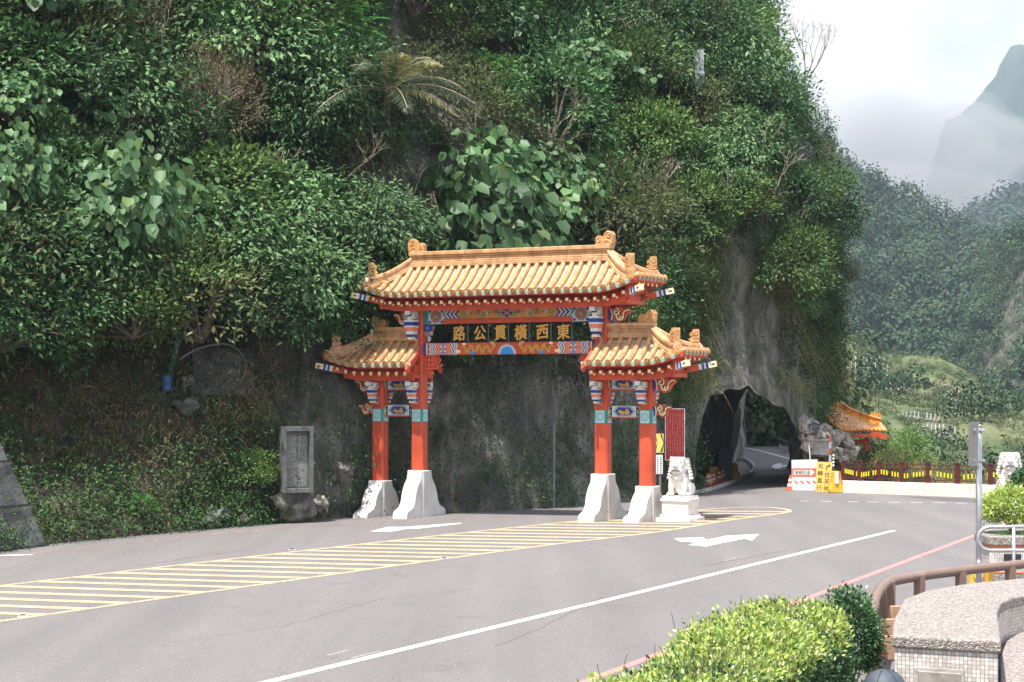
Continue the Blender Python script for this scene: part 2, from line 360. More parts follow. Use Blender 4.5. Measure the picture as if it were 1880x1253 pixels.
# ================================================================ memorial gate
GX, GY, TH = -0.0966, 60.0, R(28); cT, sT = math.cos(TH), math.sin(TH)
def T(px, py, v=0.0):            # picture point on the gate's own plane v -> local (t, z)
    k = (px - 940) / F; t = (k * (GY + v * cT) - GX - v * sT) / (cT + k * sT); Y = GY - t * sT + v * cT
    return t, CAMH + (HZ - py) / F * Y
def gl(t, v): return GX + t * cT + v * sT
gate = empty('memorial_gate', (GX, GY, 0), -TH, 'red pillared memorial gate with yellow tiled roofs and white plinths spanning the road', 'gate')
M_red = mat('red_lacquer', (.54, .085, .038), .55, spec=.35, var=.22, vscale=1.3, bump=.04, bscale=30)
M_blue = mat('paint_blue', (.015, .045, .25), .5, var=.2, vscale=9)
M_wht = mat('paint_white', (.62, .62, .64), .5, var=.1, vscale=9)
M_teal = mat('paint_teal', (.02, .25, .20), .5, var=.15, vscale=9)
M_lblue = mat('paint_light_blue', (.42, .62, .68), .5, var=.12, vscale=12)
M_orange = mat('paint_orange', (.75, .20, .10), .5, var=.15, vscale=9)
M_gold = mat('paint_gold', (.62, .36, .07), .38, .25, var=.2, vscale=12)
M_blk = mat('paint_black', (.012, .014, .014), .4)
M_cream = mat('paint_cream', (.82, .68, .38), .5, var=.1, vscale=9)
M_sky = mat('paint_sky_blue', (.03, .27, .62), .45)
M_pur = mat('paint_violet', (.30, .22, .45), .5, var=.25, vscale=14)
M_rose = mat('paint_rose_brown', (.36, .17, .13), .5, var=.3, vscale=16)
PAL = [M_red, M_blue, M_wht, M_teal, M_lblue, M_orange, M_gold, M_blk, M_cream, M_sky, M_pur, M_rose]
RED, BLU, WHT, TEA, LBL, ORA, GOL, BLK, CRM, SKY, PUR, ROS = range(12)
M_glaze = mat('yellow_glazed_tile', (.53, .275, .125), .36, spec=.5, var=.35, vscale=6, bump=.06, bscale=18, coat=.3)
M_glaze2 = mat('pale_glazed_pan_tile', (.46, .385, .25), .38, spec=.5, col2=(.36, .335, .245), vscale=5, coat=.25)
M_glaze3 = mat('ochre_ridge_tile', (.54, .29, .11), .35, spec=.5, var=.3, vscale=7, bump=.08, bscale=14, coat=.15)
M_green = mat('green_drip_tile', (.16, .30, .23), .35, col2=(.34, .42, .32), vscale=30, coat=.2)
M_mort = mat('drip_tile_rim', (.62, .56, .44), .6, var=.3, vscale=20)
M_plinth = mat('whitewashed_stone', (.66, .645, .63), .85, col2=(.50, .48, .455), vscale=1.5, bump=.25, bscale=9)
# horizontal joints across pan tiles
def add_lines(m, scale, dark=.55, axis='Z'):
    nt = m.node_tree; p = nt.nodes['Principled BSDF']; t = N(nt, 'ShaderNodeTexCoord')
    wv = N(nt, 'ShaderNodeTexWave'); wv.bands_direction = axis; wv.inputs['Scale'].default_value = scale; LK(nt, t.outputs['Object'], wv.inputs[0])
    r = N(nt, 'ShaderNodeValToRGB'); LK(nt, wv.outputs[1], r.inputs[0]); e = r.color_ramp.elements
    e[0].position = .03; e[0].color = (dark, dark, dark, 1); e[1].position = .16; e[1].color = (1, 1, 1, 1)
    x = N(nt, 'ShaderNodeMix', data_type='RGBA', blend_type='MULTIPLY'); x.inputs[0].default_value = 1
    src = p.inputs['Base Color'].links[0].from_socket; LK(nt, src, x.inputs[6]); LK(nt, r.outputs[0], x.inputs[7]); LK(nt, x.outputs[2], p.inputs['Base Color'])
add_lines(M_glaze2, 2.6, .75)

def art(mb, pts, v, m): mb.add([(x, v, z) for x, z in pts], [tuple(range(len(pts)))], m)
def disc(cx, cz, r, n=18, a0=0, a1=2 * math.pi): return [(cx + r * math.cos(a0 + (a1 - a0) * i / n), cz + r * math.sin(a0 + (a1 - a0) * i / n)) for i in range(n + (0 if a1 - a0 > 6.2 else 1))]
def ribbon(mb, pts, w, v, m):     # flat curved stroke facing the front
    pts = [Vector((a, 0, b)) for a, b in pts]; n = len(pts); L = []; Q = []
    for i, p in enumerate(pts):
        t = (pts[min(i + 1, n - 1)] - pts[max(i - 1, 0)]).normalized(); s = Vector((-t.z, 0, t.x)); ww = (w[i] if isinstance(w, list) else w) / 2
        L.append((p.x + s.x * ww, v, p.z + s.z * ww)); Q.append((p.x - s.x * ww, v, p.z - s.z * ww))
    mb.add(L + Q, [(i, i + 1, n + i + 1, n + i) for i in range(n - 1)], m)
def spiral(cx, cz, r0, r1, turns, a0=0, sgn=1, n=22): return [(cx + (r0 + (r1 - r0) * i / n) * math.cos(a0 + sgn * turns * 2 * math.pi * i / n), cz + (r0 + (r1 - r0) * i / n) * math.sin(a0 + sgn * turns * 2 * math.pi * i / n)) for i in range(n + 1)]
def chevrons(mb, x, z0, z1, v, cols, w, d, s=1, zig=0):
    zm = (z0 + z1) / 2
    for i, c in enumerate(cols):
        a = x + s * w * i; b = x + s * w * (i + 1)
        if zig:
            q = (z1 - z0) / 4; xs = [0, d, 0, d, 0]; zz = [z0 + q * k for k in range(5)]
            art(mb, [(a + s * xs[k], zz[k]) for k in range(5)] + [(b + s * xs[k], zz[k]) for k in range(4, -1, -1)], v, c)
        else: art(mb, [(a, z0), (a + s * d, zm), (a, z1), (b, z1), (b + s * d, zm), (b, z0)], v, c)

# ---- pillars
def chamf(hx, hy, c): return [(-hx + c, -hy), (hx - c, -hy), (hx, -hy + c), (hx, hy - c), (hx - c, hy), (-hx + c, hy), (-hx, hy - c), (-hx, -hy + c)]
def column(mb, t, hx, hy, c, z0, z1, m=0):
    s = chamf(hx, hy, c); n = 8
    mb.add([(t + a, b, z0) for a, b in s] + [(t + a, b, z1) for a, b in s], [tuple(range(n - 1, -1, -1)), tuple(range(n, 2 * n))] + [(i, (i + 1) % n, (i + 1) % n + n, i + n) for i in range(n)], m)
PROF = [(1.0, .30), (.82, .36), (.72, .50), (.62, .60), (.5, .68), (.34, .74), (.24, .84), (.19, 1.0), (.15, 1.16), (.09, 1.23), (-.12, 1.25)]
def bracket(parent, t, s, z, k=1.0):   # painted pendant bracket projecting s=-1 front / +1 back at top height z
    mb = MB()
    v = s * .50; hw = .17 * k
    def bx(z0, z1, w, m, vv=v, d=None): mb.box((t, vv, (z0 + z1) / 2), (w, d or w, z1 - z0), m=m)
    z0 = z; H = .70 * k
    cols = [(0, .09, WHT, 1), (.09, .26, BLU, 1.02), (.26, .34, WHT, 1), (.34, .50, ORA, .92), (.50, .66, WHT, .78), (.66, .78, BLU, .66), (.78, .9, CRM, .52), (.9, 1.0, RED, .36)]
    for a, b, m, f in cols: bx(z0 - H * b, z0 - H * a - .002, hw * 2 * f, m)
    mb.box((t, s * .33, z0 - H * .22), (.13, .26, .10), m=RED)
    # lower painted wing against the pillar
    mb.box((t, s * .28, z0 - H * .74), (.10, .18, H * .42), m=LBL); mb.box((t + .052, s * .28, z0 - H * .74), (.006, .10, H * .24), m=BLU); mb.box((t, s * .28 - .092, z0 - H * .74), (.05, .006, H * .24), m=BLU)
    # upper arm with cubes and scroll
    mb.box((t, s * .40, z0 + .15 * k), (.20, .34, .26 * k), m=LBL); mb.box((t, s * .40 - .172, z0 + .15 * k), (.10, .006, .13 * k), m=BLU); mb.box((t + .102, s * .40, z0 + .15 * k), (.006, .15, .13 * k), m=BLU)
    mb.tube([(t - .17, s * .52 + a * .9, z0 + .15 * k + b) for a, b in spiral(0, 0, .03, .13 * k, 1.4)], .022, 5, CRM)
    mb.tube([(t + .13, s * .52 + a * .9, z0 + .15 * k + b) for a, b in spiral(0, 0, .03, .13 * k, 1.4)], .022, 5, CRM)
    mb.box((t - .02, s * .70, z0 + .22 * k), (.15, .13, .13), m=WHT); mb.box((t + .02, s * .62, z0 + .05 * k), (.14, .12, .12), m=WHT); mb.box((t, s * .60, z0 + .135 * k), (.10, .2, .04), m=BLK)
    mb.build('bracket', PAL, parent, bevel=.012)
for t, zt, zp in ((-4.763, 4.62, 1.08), (-3.272, 6.62, 1.44), (3.272, 6.62, 1.46), (4.763, 4.62, 1.12)):
    g0 = gz(gl(t, 0))
    mb = MB(); column(mb, t, .215, .20, .055, zp - .03, zt); pil = mb.build('pillar', M_red, gate)
    mb = MB()
    Hh = zp - g0; column(mb, t, .31, .30, .06, g0 - .2, zp)
    for s in (-1, 1):
        pr = [(.2 * s, zp - .006)] + [(s * d, g0 + Hh * f - (.006 if f == 1 else 0)) for f, d in PROF] + [(.2 * s, g0 - .12 * Hh)]
        n = len(pr); mb.add([(t - .27, a, b) for a, b in pr] + [(t + .27, a, b) for a, b in pr], [tuple(range(n)), tuple(range(2 * n - 1, n - 1, -1))] + [(i, (i + 1) % n, (i + 1) % n + n, i + n) for i in range(n)])
    mb.build('plinth', M_plinth, pil, bevel=.025)
    mb = MB(); z0, z1 = 3.0, 3.42; column(mb, t, .221, .206, .055, z0, z1, TEA)
    for (cx, ax, hw) in ((0, 0, .15), (0, 1, .14)):
        for s in ((-1, 1)):
            def q(a, b, e): return (t + a, s * (.206 + e), b) if ax == 0 else (t + s * (.221 + e), a, b)
            mb.add([q(-hw, z0 + .02, .003), q(hw, z0 + .02, .003), q(hw, z1 - .02, .003), q(-hw, z1 - .02, .003)], [(0, 1, 2, 3)], LBL)
            ring = [q(x, z, .006) for x, z in disc(0, (z0 + z1) / 2, .125, 14)] + [q(x, z, .006) for x, z in disc(0, (z0 + z1) / 2, .108, 14)]
            mb.add(ring, [(i, (i + 1) % 14, 14 + (i + 1) % 14, 14 + i) for i in range(14)], TEA)
            ring = [q(x, z, .006) for x, z in disc(0, (z0 + z1) / 2, .07, 6)] + [q(x, z, .006) for x, z in disc(0, (z0 + z1) / 2, .06, 6)]
            mb.add(ring, [(i, (i + 1) % 6, 6 + (i + 1) % 6, 6 + i) for i in range(6)], TEA)
    mb.build('painted_band', PAL, pil, fix=False)
    for s in (-1, 1): bracket(pil, t, s, 4.07, .72)
    if abs(t) < 4:
        for s in (-1, 1): bracket(pil, t, s, 6.27, 1.0)

# ---- beams between the inner pillars
def beam(name, x0, x1, z0, z1, d, m=M_red, v=0, bev=.01):
    mb = MB(); mb.box(((x0 + x1) / 2, v, (z0 + z1) / 2), (x1 - x0, d, z1 - z0)); return mb.build(name, m, gate, bevel=bev)
x1 = 3.057
ub = beam('upper_beam', -x1, x1, 6.14, 6.60, .26, M_red)
for s in (-1, 1):
    mb = MB(); v = s * .132
    def M_(m_): return m_
    for g in (-1, 1):
        X = lambda a: g * a
        def rect(a, b, z0, z1, m, e=0): art(mb, [(X(a), z0), (X(b), z0), (X(b), z1), (X(a), z1)], v + s * e, m)
        rect(2.86, 3.05, 6.145, 6.595, TEA); rect(2.30, 2.86, 6.145, 6.595, LBL)
        art(mb, disc(X(2.58), 6.37, .205, 20), v + s * .002, ROS); art(mb, disc(X(2.58), 6.37, .10, 10), v + s * .004, TEA); art(mb, disc(X(2.58), 6.37, .06, 8), v + s * .006, ORA)
        for cx_, cz_ in ((2.36, 6.2), (2.8, 6.2), (2.36, 6.54), (2.8, 6.54)): art(mb, disc(X(cx_), cz_, .05, 8), v + s * .003, BLU)
        rect(.0, 2.30, 6.30, 6.595, GOL)
        for k_, cc in enumerate((LBL, TEA, WHT, BLU, WHT, BLU, WHT, BLU)):
            a = 2.28 - k_ * .075; zm = 6.4475
            art(mb, [(X(a), 6.302), (X(a - .16), zm) if 0 else (X(a + .14), zm), (X(a), 6.593), (X(a - .07), 6.593), (X(a + .07), zm), (X(a - .07), 6.302)], v + s * (.002 + .0005 * k_), cc)
        for k_ in range(9):      # scrolling flowers
            cx_ = .22 + k_ * .165; cz_ = 6.4475 + (.05 if k_ % 2 else -.05)
            ribbon(mb, [(X(a), b) for a, b in spiral(cx_, cz_, .02, .085, 1.1, k_ * 2.1, 1 if k_ % 2 else -1, 12)], .03, v + s * .003, (TEA, BLU, ORA, LBL)[k_ % 4])
            art(mb, disc(X(cx_ + .08), cz_ * 2 - cz_ + (-.07 if k_ % 2 else .07), .03, 6), v + s * .004, (BLU, ORA, TEA)[k_ % 3])
    for k_ in range(8):
        a = k_ * math.pi / 4; art(mb, disc(.13 * math.cos(a), 6.4475 + .085 * math.sin(a), .055, 8), v + s * .005, (BLU, PUR)[k_ % 2])
    art(mb, disc(0, 6.4475, .05, 10), v + s * .007, ORA)
    art(mb, [(-2.30, 6.142), (2.30, 6.142), (2.30, 6.30), (-2.30, 6.30)], v + s * .012, RED)
    mb.build('painted_panel', PAL, ub, fix=False)
mb = MB(); mb.box((0, 0, 6.21), (4.6, .32, .135)); mb.build('moulding', M_red, ub, bevel=.01)
lb = beam('lower_beam', -x1, x1, 5.15, 5.53, .24, M_red)
for s in (-1, 1):
    mb = MB(); v = s * .122; z0, z1 = 5.152, 5.528; zm = (z0 + z1) / 2
    art(mb, [(-3.05, z0), (3.05, z0), (3.05, z1), (-3.05, z1)], v, RED)
    for g in (-1, 1):
        X = lambda a: g * a
        art(mb, [(X(3.05), z0), (X(2.95), z0), (X(2.95), z1), (X(3.05), z1)], v + s * .002, BLU); art(mb, [(X(2.95), z0), (X(2.91), z0), (X(2.91), z1), (X(2.95), z1)], v + s * .002, WHT)
        chevrons(mb, X(2.86), z0, z1, v + s * .003, (WHT, TEA, WHT, BLU, WHT), .045, .07, -g, 1)
        art(mb, [(X(2.08), z0), (X(2.56), z0), (X(2.56), z1), (X(2.08), z1)], v + s * .002, PUR)
        for cx_ in (2.50, 2.14):
            for cz_ in (z0 + .1, z1 - .1): art(mb, disc(X(cx_), cz_, .095, 12), v + s * .004, ORA)
        for k_ in range(8): a = k_ * math.pi / 4; art(mb, disc(X(2.32 + .10 * math.cos(a)), zm + .10 * math.sin(a), .035, 7), v + s * .006, (TEA, WHT)[k_ % 2])
        art(mb, disc(X(2.32), zm, .05, 10), v + s * .007, ORA)
        chevrons(mb, X(2.06), z0, z1, v + s * .005, (WHT, BLU, WHT, TEA, WHT), .045, .07, -g, 1)
        # dragon: a coiling golden body with legs and mane
        body = [(X(1.62 - .012 * i * 1.0 - .02 * math.sin(i * .9)), zm - .01 + .105 * math.sin(i * .27 + .6)) for i in range(98)]
        ribbon(mb, body, [.05 + .035 * math.sin(math.pi * i / 97) for i in range(98)], v + s * .004, GOL)
        for k_ in range(13):
            i = 6 + k_ * 7; bx_, bz_ = body[i]; sg = 1 if k_ % 2 else -1
            ribbon(mb, [(bx_, bz_), (bx_ + g * .05, bz_ + sg * .06), (bx_ + g * .10, bz_ + sg * .055)], [.03, .022, .008], v + s * .005, GOL)
        art(mb, disc(body[-1][0], body[-1][1], .07, 9), v + s * .006, GOL)
        for k_ in range(4): ribbon(mb, [(body[-1][0], body[-1][1]), (body[-1][0] - g * (.02 - .05 * k_), body[-1][1] + .10), (body[-1][0] + g * .09 * k_ * .5, body[-1][1] + .14)], .014, v + s * .005, CRM)
        for (cx_, cz_, rx, m) in ((1.78, z0 + .09, .11, CRM), (1.55, z1 - .05, .08, CRM), (1.22, z0 + .05, .10, SKY)):
            art(mb, [(X(cx_ + rx * math.cos(a) * (1 + .12 * math.cos(5 * a))), cz_ + rx * .5 * math.sin(a) * (1 + .12 * math.cos(5 * a)) + .01) for a in [k * math.pi / 10 for k in range(20)]], v + s * .006, m)
    mb.build('dragon_painting', PAL, lb, fix=False)
    mb = MB()
    pts = []
    for k_ in range(37):
        a = math.pi * k_ / 36; r = (.36 if k_ % 2 else .275); pts.append((r * math.cos(a), z0 + .003 + r * .95 * math.sin(a)))
    art(mb, pts, v + s * .009, WHT); art(mb, [(x, z) for x, z in disc(0, z0 + .003, .245, 20, 0, math.pi)], v + s * .012, SKY)
    mb.build('sun_emblem', PAL, lb, fix=False)
# ---- name panels
M_lac = mat('black_lacquer', (.008, .010, .009), .25, spec=.5)
M_gl = mat('gilt_lettering', (.80, .45, .10), .35, .3, var=.25, vscale=18, bump=.2, bscale=30)
ALL = '路公貫橫西東'
for ch, pa, pb in zip(ALL, (829, 867, 905, 942, 981, 1020), (857, 895, 932, 970, 1010, 1048)):
    ta, _ = T(pa, 600, -.06); tb, _ = T(pb, 600, -.06); tm = (ta + tb) / 2
    mb = MB(); mb.box((tm, 0, 5.835), (tb - ta, .08, .565)); pn = mb.build('name_panel', M_lac, gate, bevel=.008)
    mb = MB()
    for s in (-1,):
        vs, fs = text_pts(ch, .49)
        # brush-like slant: the strokes rise to the right
        org = Vector((tm, -.046, 5.835)); W = [org + Vector((v.x * .93, 0, v.y * 1.02 + v.x * .10)) for v in vs]
        for k_, (dx, dz) in enumerate(((0, 0), (.012, .004), (-.012, -.004), (.006, .012), (-.006, -.012), (.015, -.006), (-.010, .010))): mb.add([p + Vector((dx, -.002 * k_, dz)) for p in W], fs)
    mb.build('character', M_gl, pn, fix=False)
mb = MB(); mb.box((0, 0, 6.125), (4.3, .05, .03)); mb.box((0, 0, 5.545), (4.3, .05, .03)); mb.build('panel_rail', M_blk, gate)
# ---- lattice spandrels and small brackets under/over the lower beam
for g in (-1, 1):
    mb = MB(); x0 = 3.05
    for i in range(4): mb.box((g * (x0 - .03 - i * .135), 0, 4.86 + i * .055), (.07, .10, .56 - i * .11))
    for j in range(5): L = (.50, .46, .42, .30, .14)[j]; mb.box((g * (x0 - L / 2), 0, 5.115 - j * .135), (L, .094, .07))
    mb.tube([(g * (x0 - .48 + a), 0, 5.0 + b) for a, b in spiral(0, 0, .02, .12, 1.0, .6)], .045, 6)
    mb.tube([(g * (x0 - .40 + a), 0, 4.78 + b) for a, b in spiral(0, 0, .02, .11, .9, 1.4)], .045, 6)
    mb.tube([(g * (x0 - .22 + a), 0, 4.6 + b) for a, b in spiral(0, 0, .02, .10, .9, 2.0)], .04, 6)
    mb.build('spandrel', M_red, gate)
    mb = MB()
    mb.box((g * 2.93, 0, 6.02), (.22, .16, .20), m=BLU); mb.box((g * 2.93, -.083, 6.02), (.10, .006, .10), m=SKY); mb.box((g * 2.99, 0, 5.84), (.13, .14, .14), m=ROS)
    mb.tube([(g * (3.04 - .10 - .04 * math.sin(k * .6)), 0, 5.76 - k * .035) for k in range(6)], .035, 6, LBL)
    mb.build('beam_bracket', PAL, gate, bevel=.01)
# ---- side beams with painted hexagons
for g in (-1, 1):
    for z0, z1 in ((3.21, 3.54), (4.06, 4.36)):
        a, b = 3.487, 4.548; mb = MB(); mb.box((g * (a + b) / 2, 0, (z0 + z1) / 2 - .02), (b - a, .16, z1 - z0 + .05)); sbm = mb.build('side_beam', M_red, gate, bevel=.008)
        for s in (-1, 1):
            mb = MB(); v = s * .082; xc = g * (a + b) / 2; zm = (z0 + z1) / 2; h = (z1 - z0) / 2; L = (b - a) / 2 - .005
            def R_(x0, x1, m, e=0): art(mb, [(xc + x0, z0), (xc + x1, z0), (xc + x1, z1), (xc + x0, z1)], v + s * e, m)
            def Hx(L, h, m, e): art(mb, [(xc - L, zm), (xc - L + h, zm - h), (xc + L - h, zm - h), (xc + L, zm), (xc + L - h, zm + h), (xc - L + h, zm + h)], v + s * e, m)
            R_(-L, L, BLK); R_(-L + .12, L - .12, LBL, .002)
            for sg in (-1, 1):
                ribbon(mb, [(xc + sg * (L - .02), z0 + .03), (xc + sg * (L - .02), z1 - .03), (xc + sg * (L - .09), z1 - .03)], .022, v + s * .004, CRM)
                ribbon(mb, [(xc + sg * (L - .06), zm + .04), (xc + sg * (L - .06), zm - .06), (xc + sg * (L - .02), zm - .06)], .02, v + s * .005, CRM); ribbon(mb, [(xc + sg * (L - .02), z0 + .025), (xc + sg * (L - .10), z0 + .025)], .02, v + s * .005, CRM)
            Hx(L - .12, h - .003, WHT, .004); Hx(L - .15, h - .015, TEA, .005); Hx(L - .18, h - .03, WHT, .006); Hx(L - .205, h - .04, BLU, .007)
            k = h / .165
            cat_ = [(-.20, -.02), (-.17, .04), (-.10, .03), (-.04, .0), (.04, .0), (.07, .09), (.12, .07), (.15, .10), (.15, .03), (.19, -.03), (.17, -.10), (.05, -.10), (.03, -.07), (-.05, -.10), (-.12, -.10), (-.12, -.05), (-.17, -.05)]
            art(mb, [(xc + p[0] * 1.0, zm + p[1] * k) for p in cat_], v + s * .009, GOL)
            mb.build('painted_panel', PAL, sbm, fix=False)
# ---- cloud brackets reaching outward
def cloud(t0, g, zc, k, parent):
    mb = MB(); X = lambda a: t0 + g * a * k
    out = [(0, .16), (.22, .17), (.34, .22), (.46, .12), (.58, .17), (.64, .08), (.52, -.02), (.44, -.16), (.30, -.22), (.16, -.14), (0, -.16)]
    vs = [(X(a), zc + b * k) for a, b in out]; mb.prism(vs, -.06, .06, m=RED)
    for s in (-1, 1):
        v = s * .063
        for w, m, e in ((.085, BLK, 0), (.045, CRM, .003)):
            ribbon(mb, [(X(a), zc + b * k) for a, b in spiral(.22, .07, .02, .11, 1.2, .4)], w * k, v + s * e, m)
            ribbon(mb, [(X(a), zc + b * k) for a, b in [(.22, -.03), (.27, -.13), (.36, -.15), (.43, -.04), (.44, .05), (.54, .12), (.62, .10)]], w * k, v + s * (e + .001), m)
            ribbon(mb, [(X(a), zc + b * k) for a, b in spiral(.36, -.07, .01, .08, .9, 1)], w * k * .9, v + s * (e + .0015), m)
        art(mb, [(X(.0), zc - .15 * k), (X(.07), zc - .15 * k), (X(.09), zc), (X(.05), zc + .15 * k), (X(0), zc + .15 * k)], v + s * .005, BLU)
        art(mb, [(X(.07), zc - .15 * k), (X(.11), zc - .15 * k), (X(.13), zc), (X(.08), zc + .15 * k), (X(.05), zc + .15 * k), (X(.09), zc)], v + s * .006, WHT)
    mb.build('cloud_bracket', PAL, parent)
for g in (-1, 1):
    cloud(g * 4.975, g, 3.40, .92, gate); cloud(g * 4.975, g, 4.18, 1.15, gate); cloud(g * 3.484, g, 6.33, 1.15, gate)

# ---- roofs
def sweep(mb, path, sec, m=0):     # section kept upright, (side, z)
    pts = [Vector(p) for p in path]; n = len(sec); vs = []
    for i, p in enumerate(pts):
        t = pts[min(i + 1, len(pts) - 1)] - pts[max(i - 1, 0)]; t.z = 0; t.normalize(); s = Vector((t.y, -t.x, 0))
        vs += [p + s * a + Vector((0, 0, b)) for a, b in sec]
    fs = [(i * n + k, i * n + (k + 1) % n, (i + 1) * n + (k + 1) % n, (i + 1) * n + k) for i in range(len(pts) - 1) for k in range(n)]
    fs += [tuple(range(n)), tuple(range(len(vs) - 1, len(vs) - n - 1, -1))]
    mb.add(vs, fs, m)
def roof(name, g, tin, T0in, T0, T1, w, ze, zr, up, Hr, symmetric):
    """g mirror sign; symmetric: hips at both ends; else cut at t=tin"""
    H = zr - ze
    def zs(t, v):
        q = abs(v) / w; at = abs(t) if symmetric else t
        if at > T0: q = max(q, (at - T0) / (T1 - T0))
        q = min(q, 1.03); a = max(0, (at - (T1 - 1.5)) / 1.5)
        return ze + H * (1 - q) * (.62 + .38 * (1 - q)) + up * a ** 2 * max(0, q) ** 2
    X = lambda t: g * t
    root = gate; tl = -T1 if symmetric else tin
    # shell
    ts = sorted(set([round(tl + (T1 - tl) * i / 60, 4) for i in range(61)] + [T0, -T0 if symmetric else T0])); vsn = [-w + 2 * w * j / 16 for j in range(17)]
    mb = MB(); nv = len(vsn); top = [(X(t), v, zs(t, v) + .0) for t in ts for v in vsn]; bot = [(X(t), v, zs(t, v) - .13) for t in ts for v in vsn]; o = len(top)
    mb.add(top + bot, [], 0)
    idx = lambda i, j: i * nv + j
    for i in range(len(ts) - 1):
        for j in range(nv - 1):
            mb.f.append((idx(i, j), idx(i + 1, j), idx(i + 1, j + 1), idx(i, j + 1))); mb.m.append(0)
            mb.f.append((o + idx(i, j), o + idx(i, j + 1), o + idx(i + 1, j + 1), o + idx(i + 1, j))); mb.m.append(1)
    for i in range(len(ts) - 1):
        for j in (0, nv - 1): mb.f.append((idx(i, j), idx(i + 1, j), o + idx(i + 1, j), o + idx(i, j))); mb.m.append(1)
    for j in range(nv - 1):
        for i in (0, len(ts) - 1): mb.f.append((idx(i, j), idx(i, j + 1), o + idx(i, j + 1), o + idx(i, j))); mb.m.append(1)
    rf = mb.build(name, [M_glaze2, M_red], root, smooth=False)
    # tile rolls
    mb = MB(); dr = MB(); pitch = .305
    nT = int(round((T1 * 2 if symmetric else T1 - tin) / pitch)); 
    cols = [tl + (T1 - tl) * (i + .5) / nT for i in range(nT)]
    def roll(path):
        if len(path) < 3: return
        L = len(path); mb.tube(path, [.091 if i % 2 else .088 for i in range(L)], 8)
        p = Vector(path[-1]); d = (p - Vector(path[-2])).normalized(); q = p + d * .012
        Mx = d.to_track_quat('Z', 'Y').to_matrix()
        for (r0, r1, h, m) in ((.098, .098, .03, 1), (.05, .04, .045, 2)):
            ring = [q + Mx @ Vector((r0 * math.cos(a), r0 * math.sin(a), 0)) for a in [k * math.pi / 5 for k in range(10)]] + [q + Mx @ Vector((r1 * math.cos(a), r1 * math.sin(a), h)) for a in [k * math.pi / 5 for k in range(10)]]
            dr.add(ring, [tuple(range(10, 20)), tuple(range(9, -1, -1))] + [(k, (k + 1) % 10, 10 + (k + 1) % 10, 10 + k) for k in range(10)], m)
    def drip(p, side):     # pointed plate hanging at the eave; side = local direction along the eave
        p = Vector(p); s = Vector(side); sh = [(-.13, .03), (.13, .03), (.12, -.04), (.05, -.095), (0, -.12), (-.05, -.095), (-.12, -.04)]
        nrm = Vector((s.y, -s.x, 0)); 
        for (k, e, m, dz) in ((1, 0, 3, 0), (.72, .008, 0, -.004)):
            a = [p + s * x * k + Vector((0, 0, (z + .03) * k - .03 + dz)) + nrm * e for x, z in sh]; b = [q - nrm * (.02 + e * .5) for q in a]; n = 7
            dr.add(a + b, [tuple(range(n)), tuple(range(2 * n - 1, n - 1, -1))] + [(i, (i + 1) % n, n + (i + 1) % n, n + i) for i in range(n)], m)
    for s in (-1, 1):
        for t in cols:
            at = abs(t) if symmetric else t; q0 = max(.06, (at - T0) / (T1 - T0) if at > T0 else 0)
            K = max(3, int(12 * (1 - q0)) * 1 + 2); q1 = 1.03
            if q1 - q0 > .04: roll([(X(t), s * w * (q0 + (q1 - q0) * i / K), zs(t, s * w * (q0 + (q1 - q0) * i / K)) + .045) for i in range(K + 1)])
        for i in range(nT + 1):
            t = tl + (T1 - tl) * i / nT
            if abs(t) >= T1 - .02 and symmetric or t >= T1 - .02: continue
            drip((X(t), s * (w + .02), zs(t, w) + .0), (-s * 1, 0, 0) if s > 0 else (1, 0, 0))
    ends = [1, -1] if symmetric else [1]
    nV = max(5, int(round(2 * w / .27)))
    for e in ends:
        for i in range(nV):
            v = -w + 2 * w * (i + .5) / nV; q0 = abs(v) / w; ta = T0 + (T1 - T0) * q0; tb = T1 + .04
            if q0 > .96: continue
            K = max(3, int(14 * (1 - q0)) + 2)
            roll([(X(e * (ta + (tb - ta) * k / K)), v, zs(min(ta + (tb - ta) * k / K, T1), v) + .045) for k in range(K + 1)])
        for i in range(1, nV): drip((X(e * (T1 + .02)), -w + 2 * w * i / nV, zs(T1, -w + 2 * w * i / nV)), (0, e * g, 0))
    mb.build('tile_rolls', M_glaze, rf, smooth=True, fix=False); dr.build('eave_tiles', [M_green, M_glaze, M_gold, M_mort], rf, fix=True)
    # main ridge
    ra = -T0 - .04 if symmetric else T0in; rb = T0 + .04; zb = zs(0 if symmetric else T0, 0) - .05
    mb = MB(); Ls = X((ra + rb) / 2)
    for (h0, h1, wd, ex) in ((0, .16, .34, 0), (.16, .22, .26, 0), (.22, Hr * .62, .20, 0), (Hr * .62, Hr * .74, .28, .02), (Hr * .74, Hr, .34, .05)): mb.box((Ls, 0, zb + (h0 + h1) / 2), (rb - ra + ex * 2, wd, h1 - h0 - .002))
    mb.build('ridge', M_ridge, rf, bevel=.02)
    def ornament(pos, dirx, diry, sc, tall=False):
        # scroll-tailed ridge beast: outline in plane of (dir, z), thick across
        d = Vector((dirx, diry, 0)).normalized(); s = Vector((d.y, -d.x, 0)); p = Vector(pos); mb = MB()
        if tall: out = [(-.16, 0), (.15, 0), (.15, .42), (.13, .50), (-.06, .50), (-.08, .40), (-.16, .38), (-.18, .26), (-.12, .22), (-.22, .12)]
        else: out = [(-.36, 0), (.26, 0), (.30, .12), (.30, .34), (.24, .46), (.10, .50), (-.02, .42), (-.06, .30), (-.16, .30), (-.26, .34), (-.36, .26)]
        n = len(out); th = .12 * sc
        vs = [p + d * a * sc + Vector((0, 0, b * sc)) + s * th for a, b in out] + [p + d * a * sc + Vector((0, 0, b * sc)) - s * th for a, b in out]
        mb.add(vs, [tuple(range(n)), tuple(range(2 * n - 1, n - 1, -1))] + [(i, (i + 1) % n, n + (i + 1) % n, n + i) for i in range(n)])
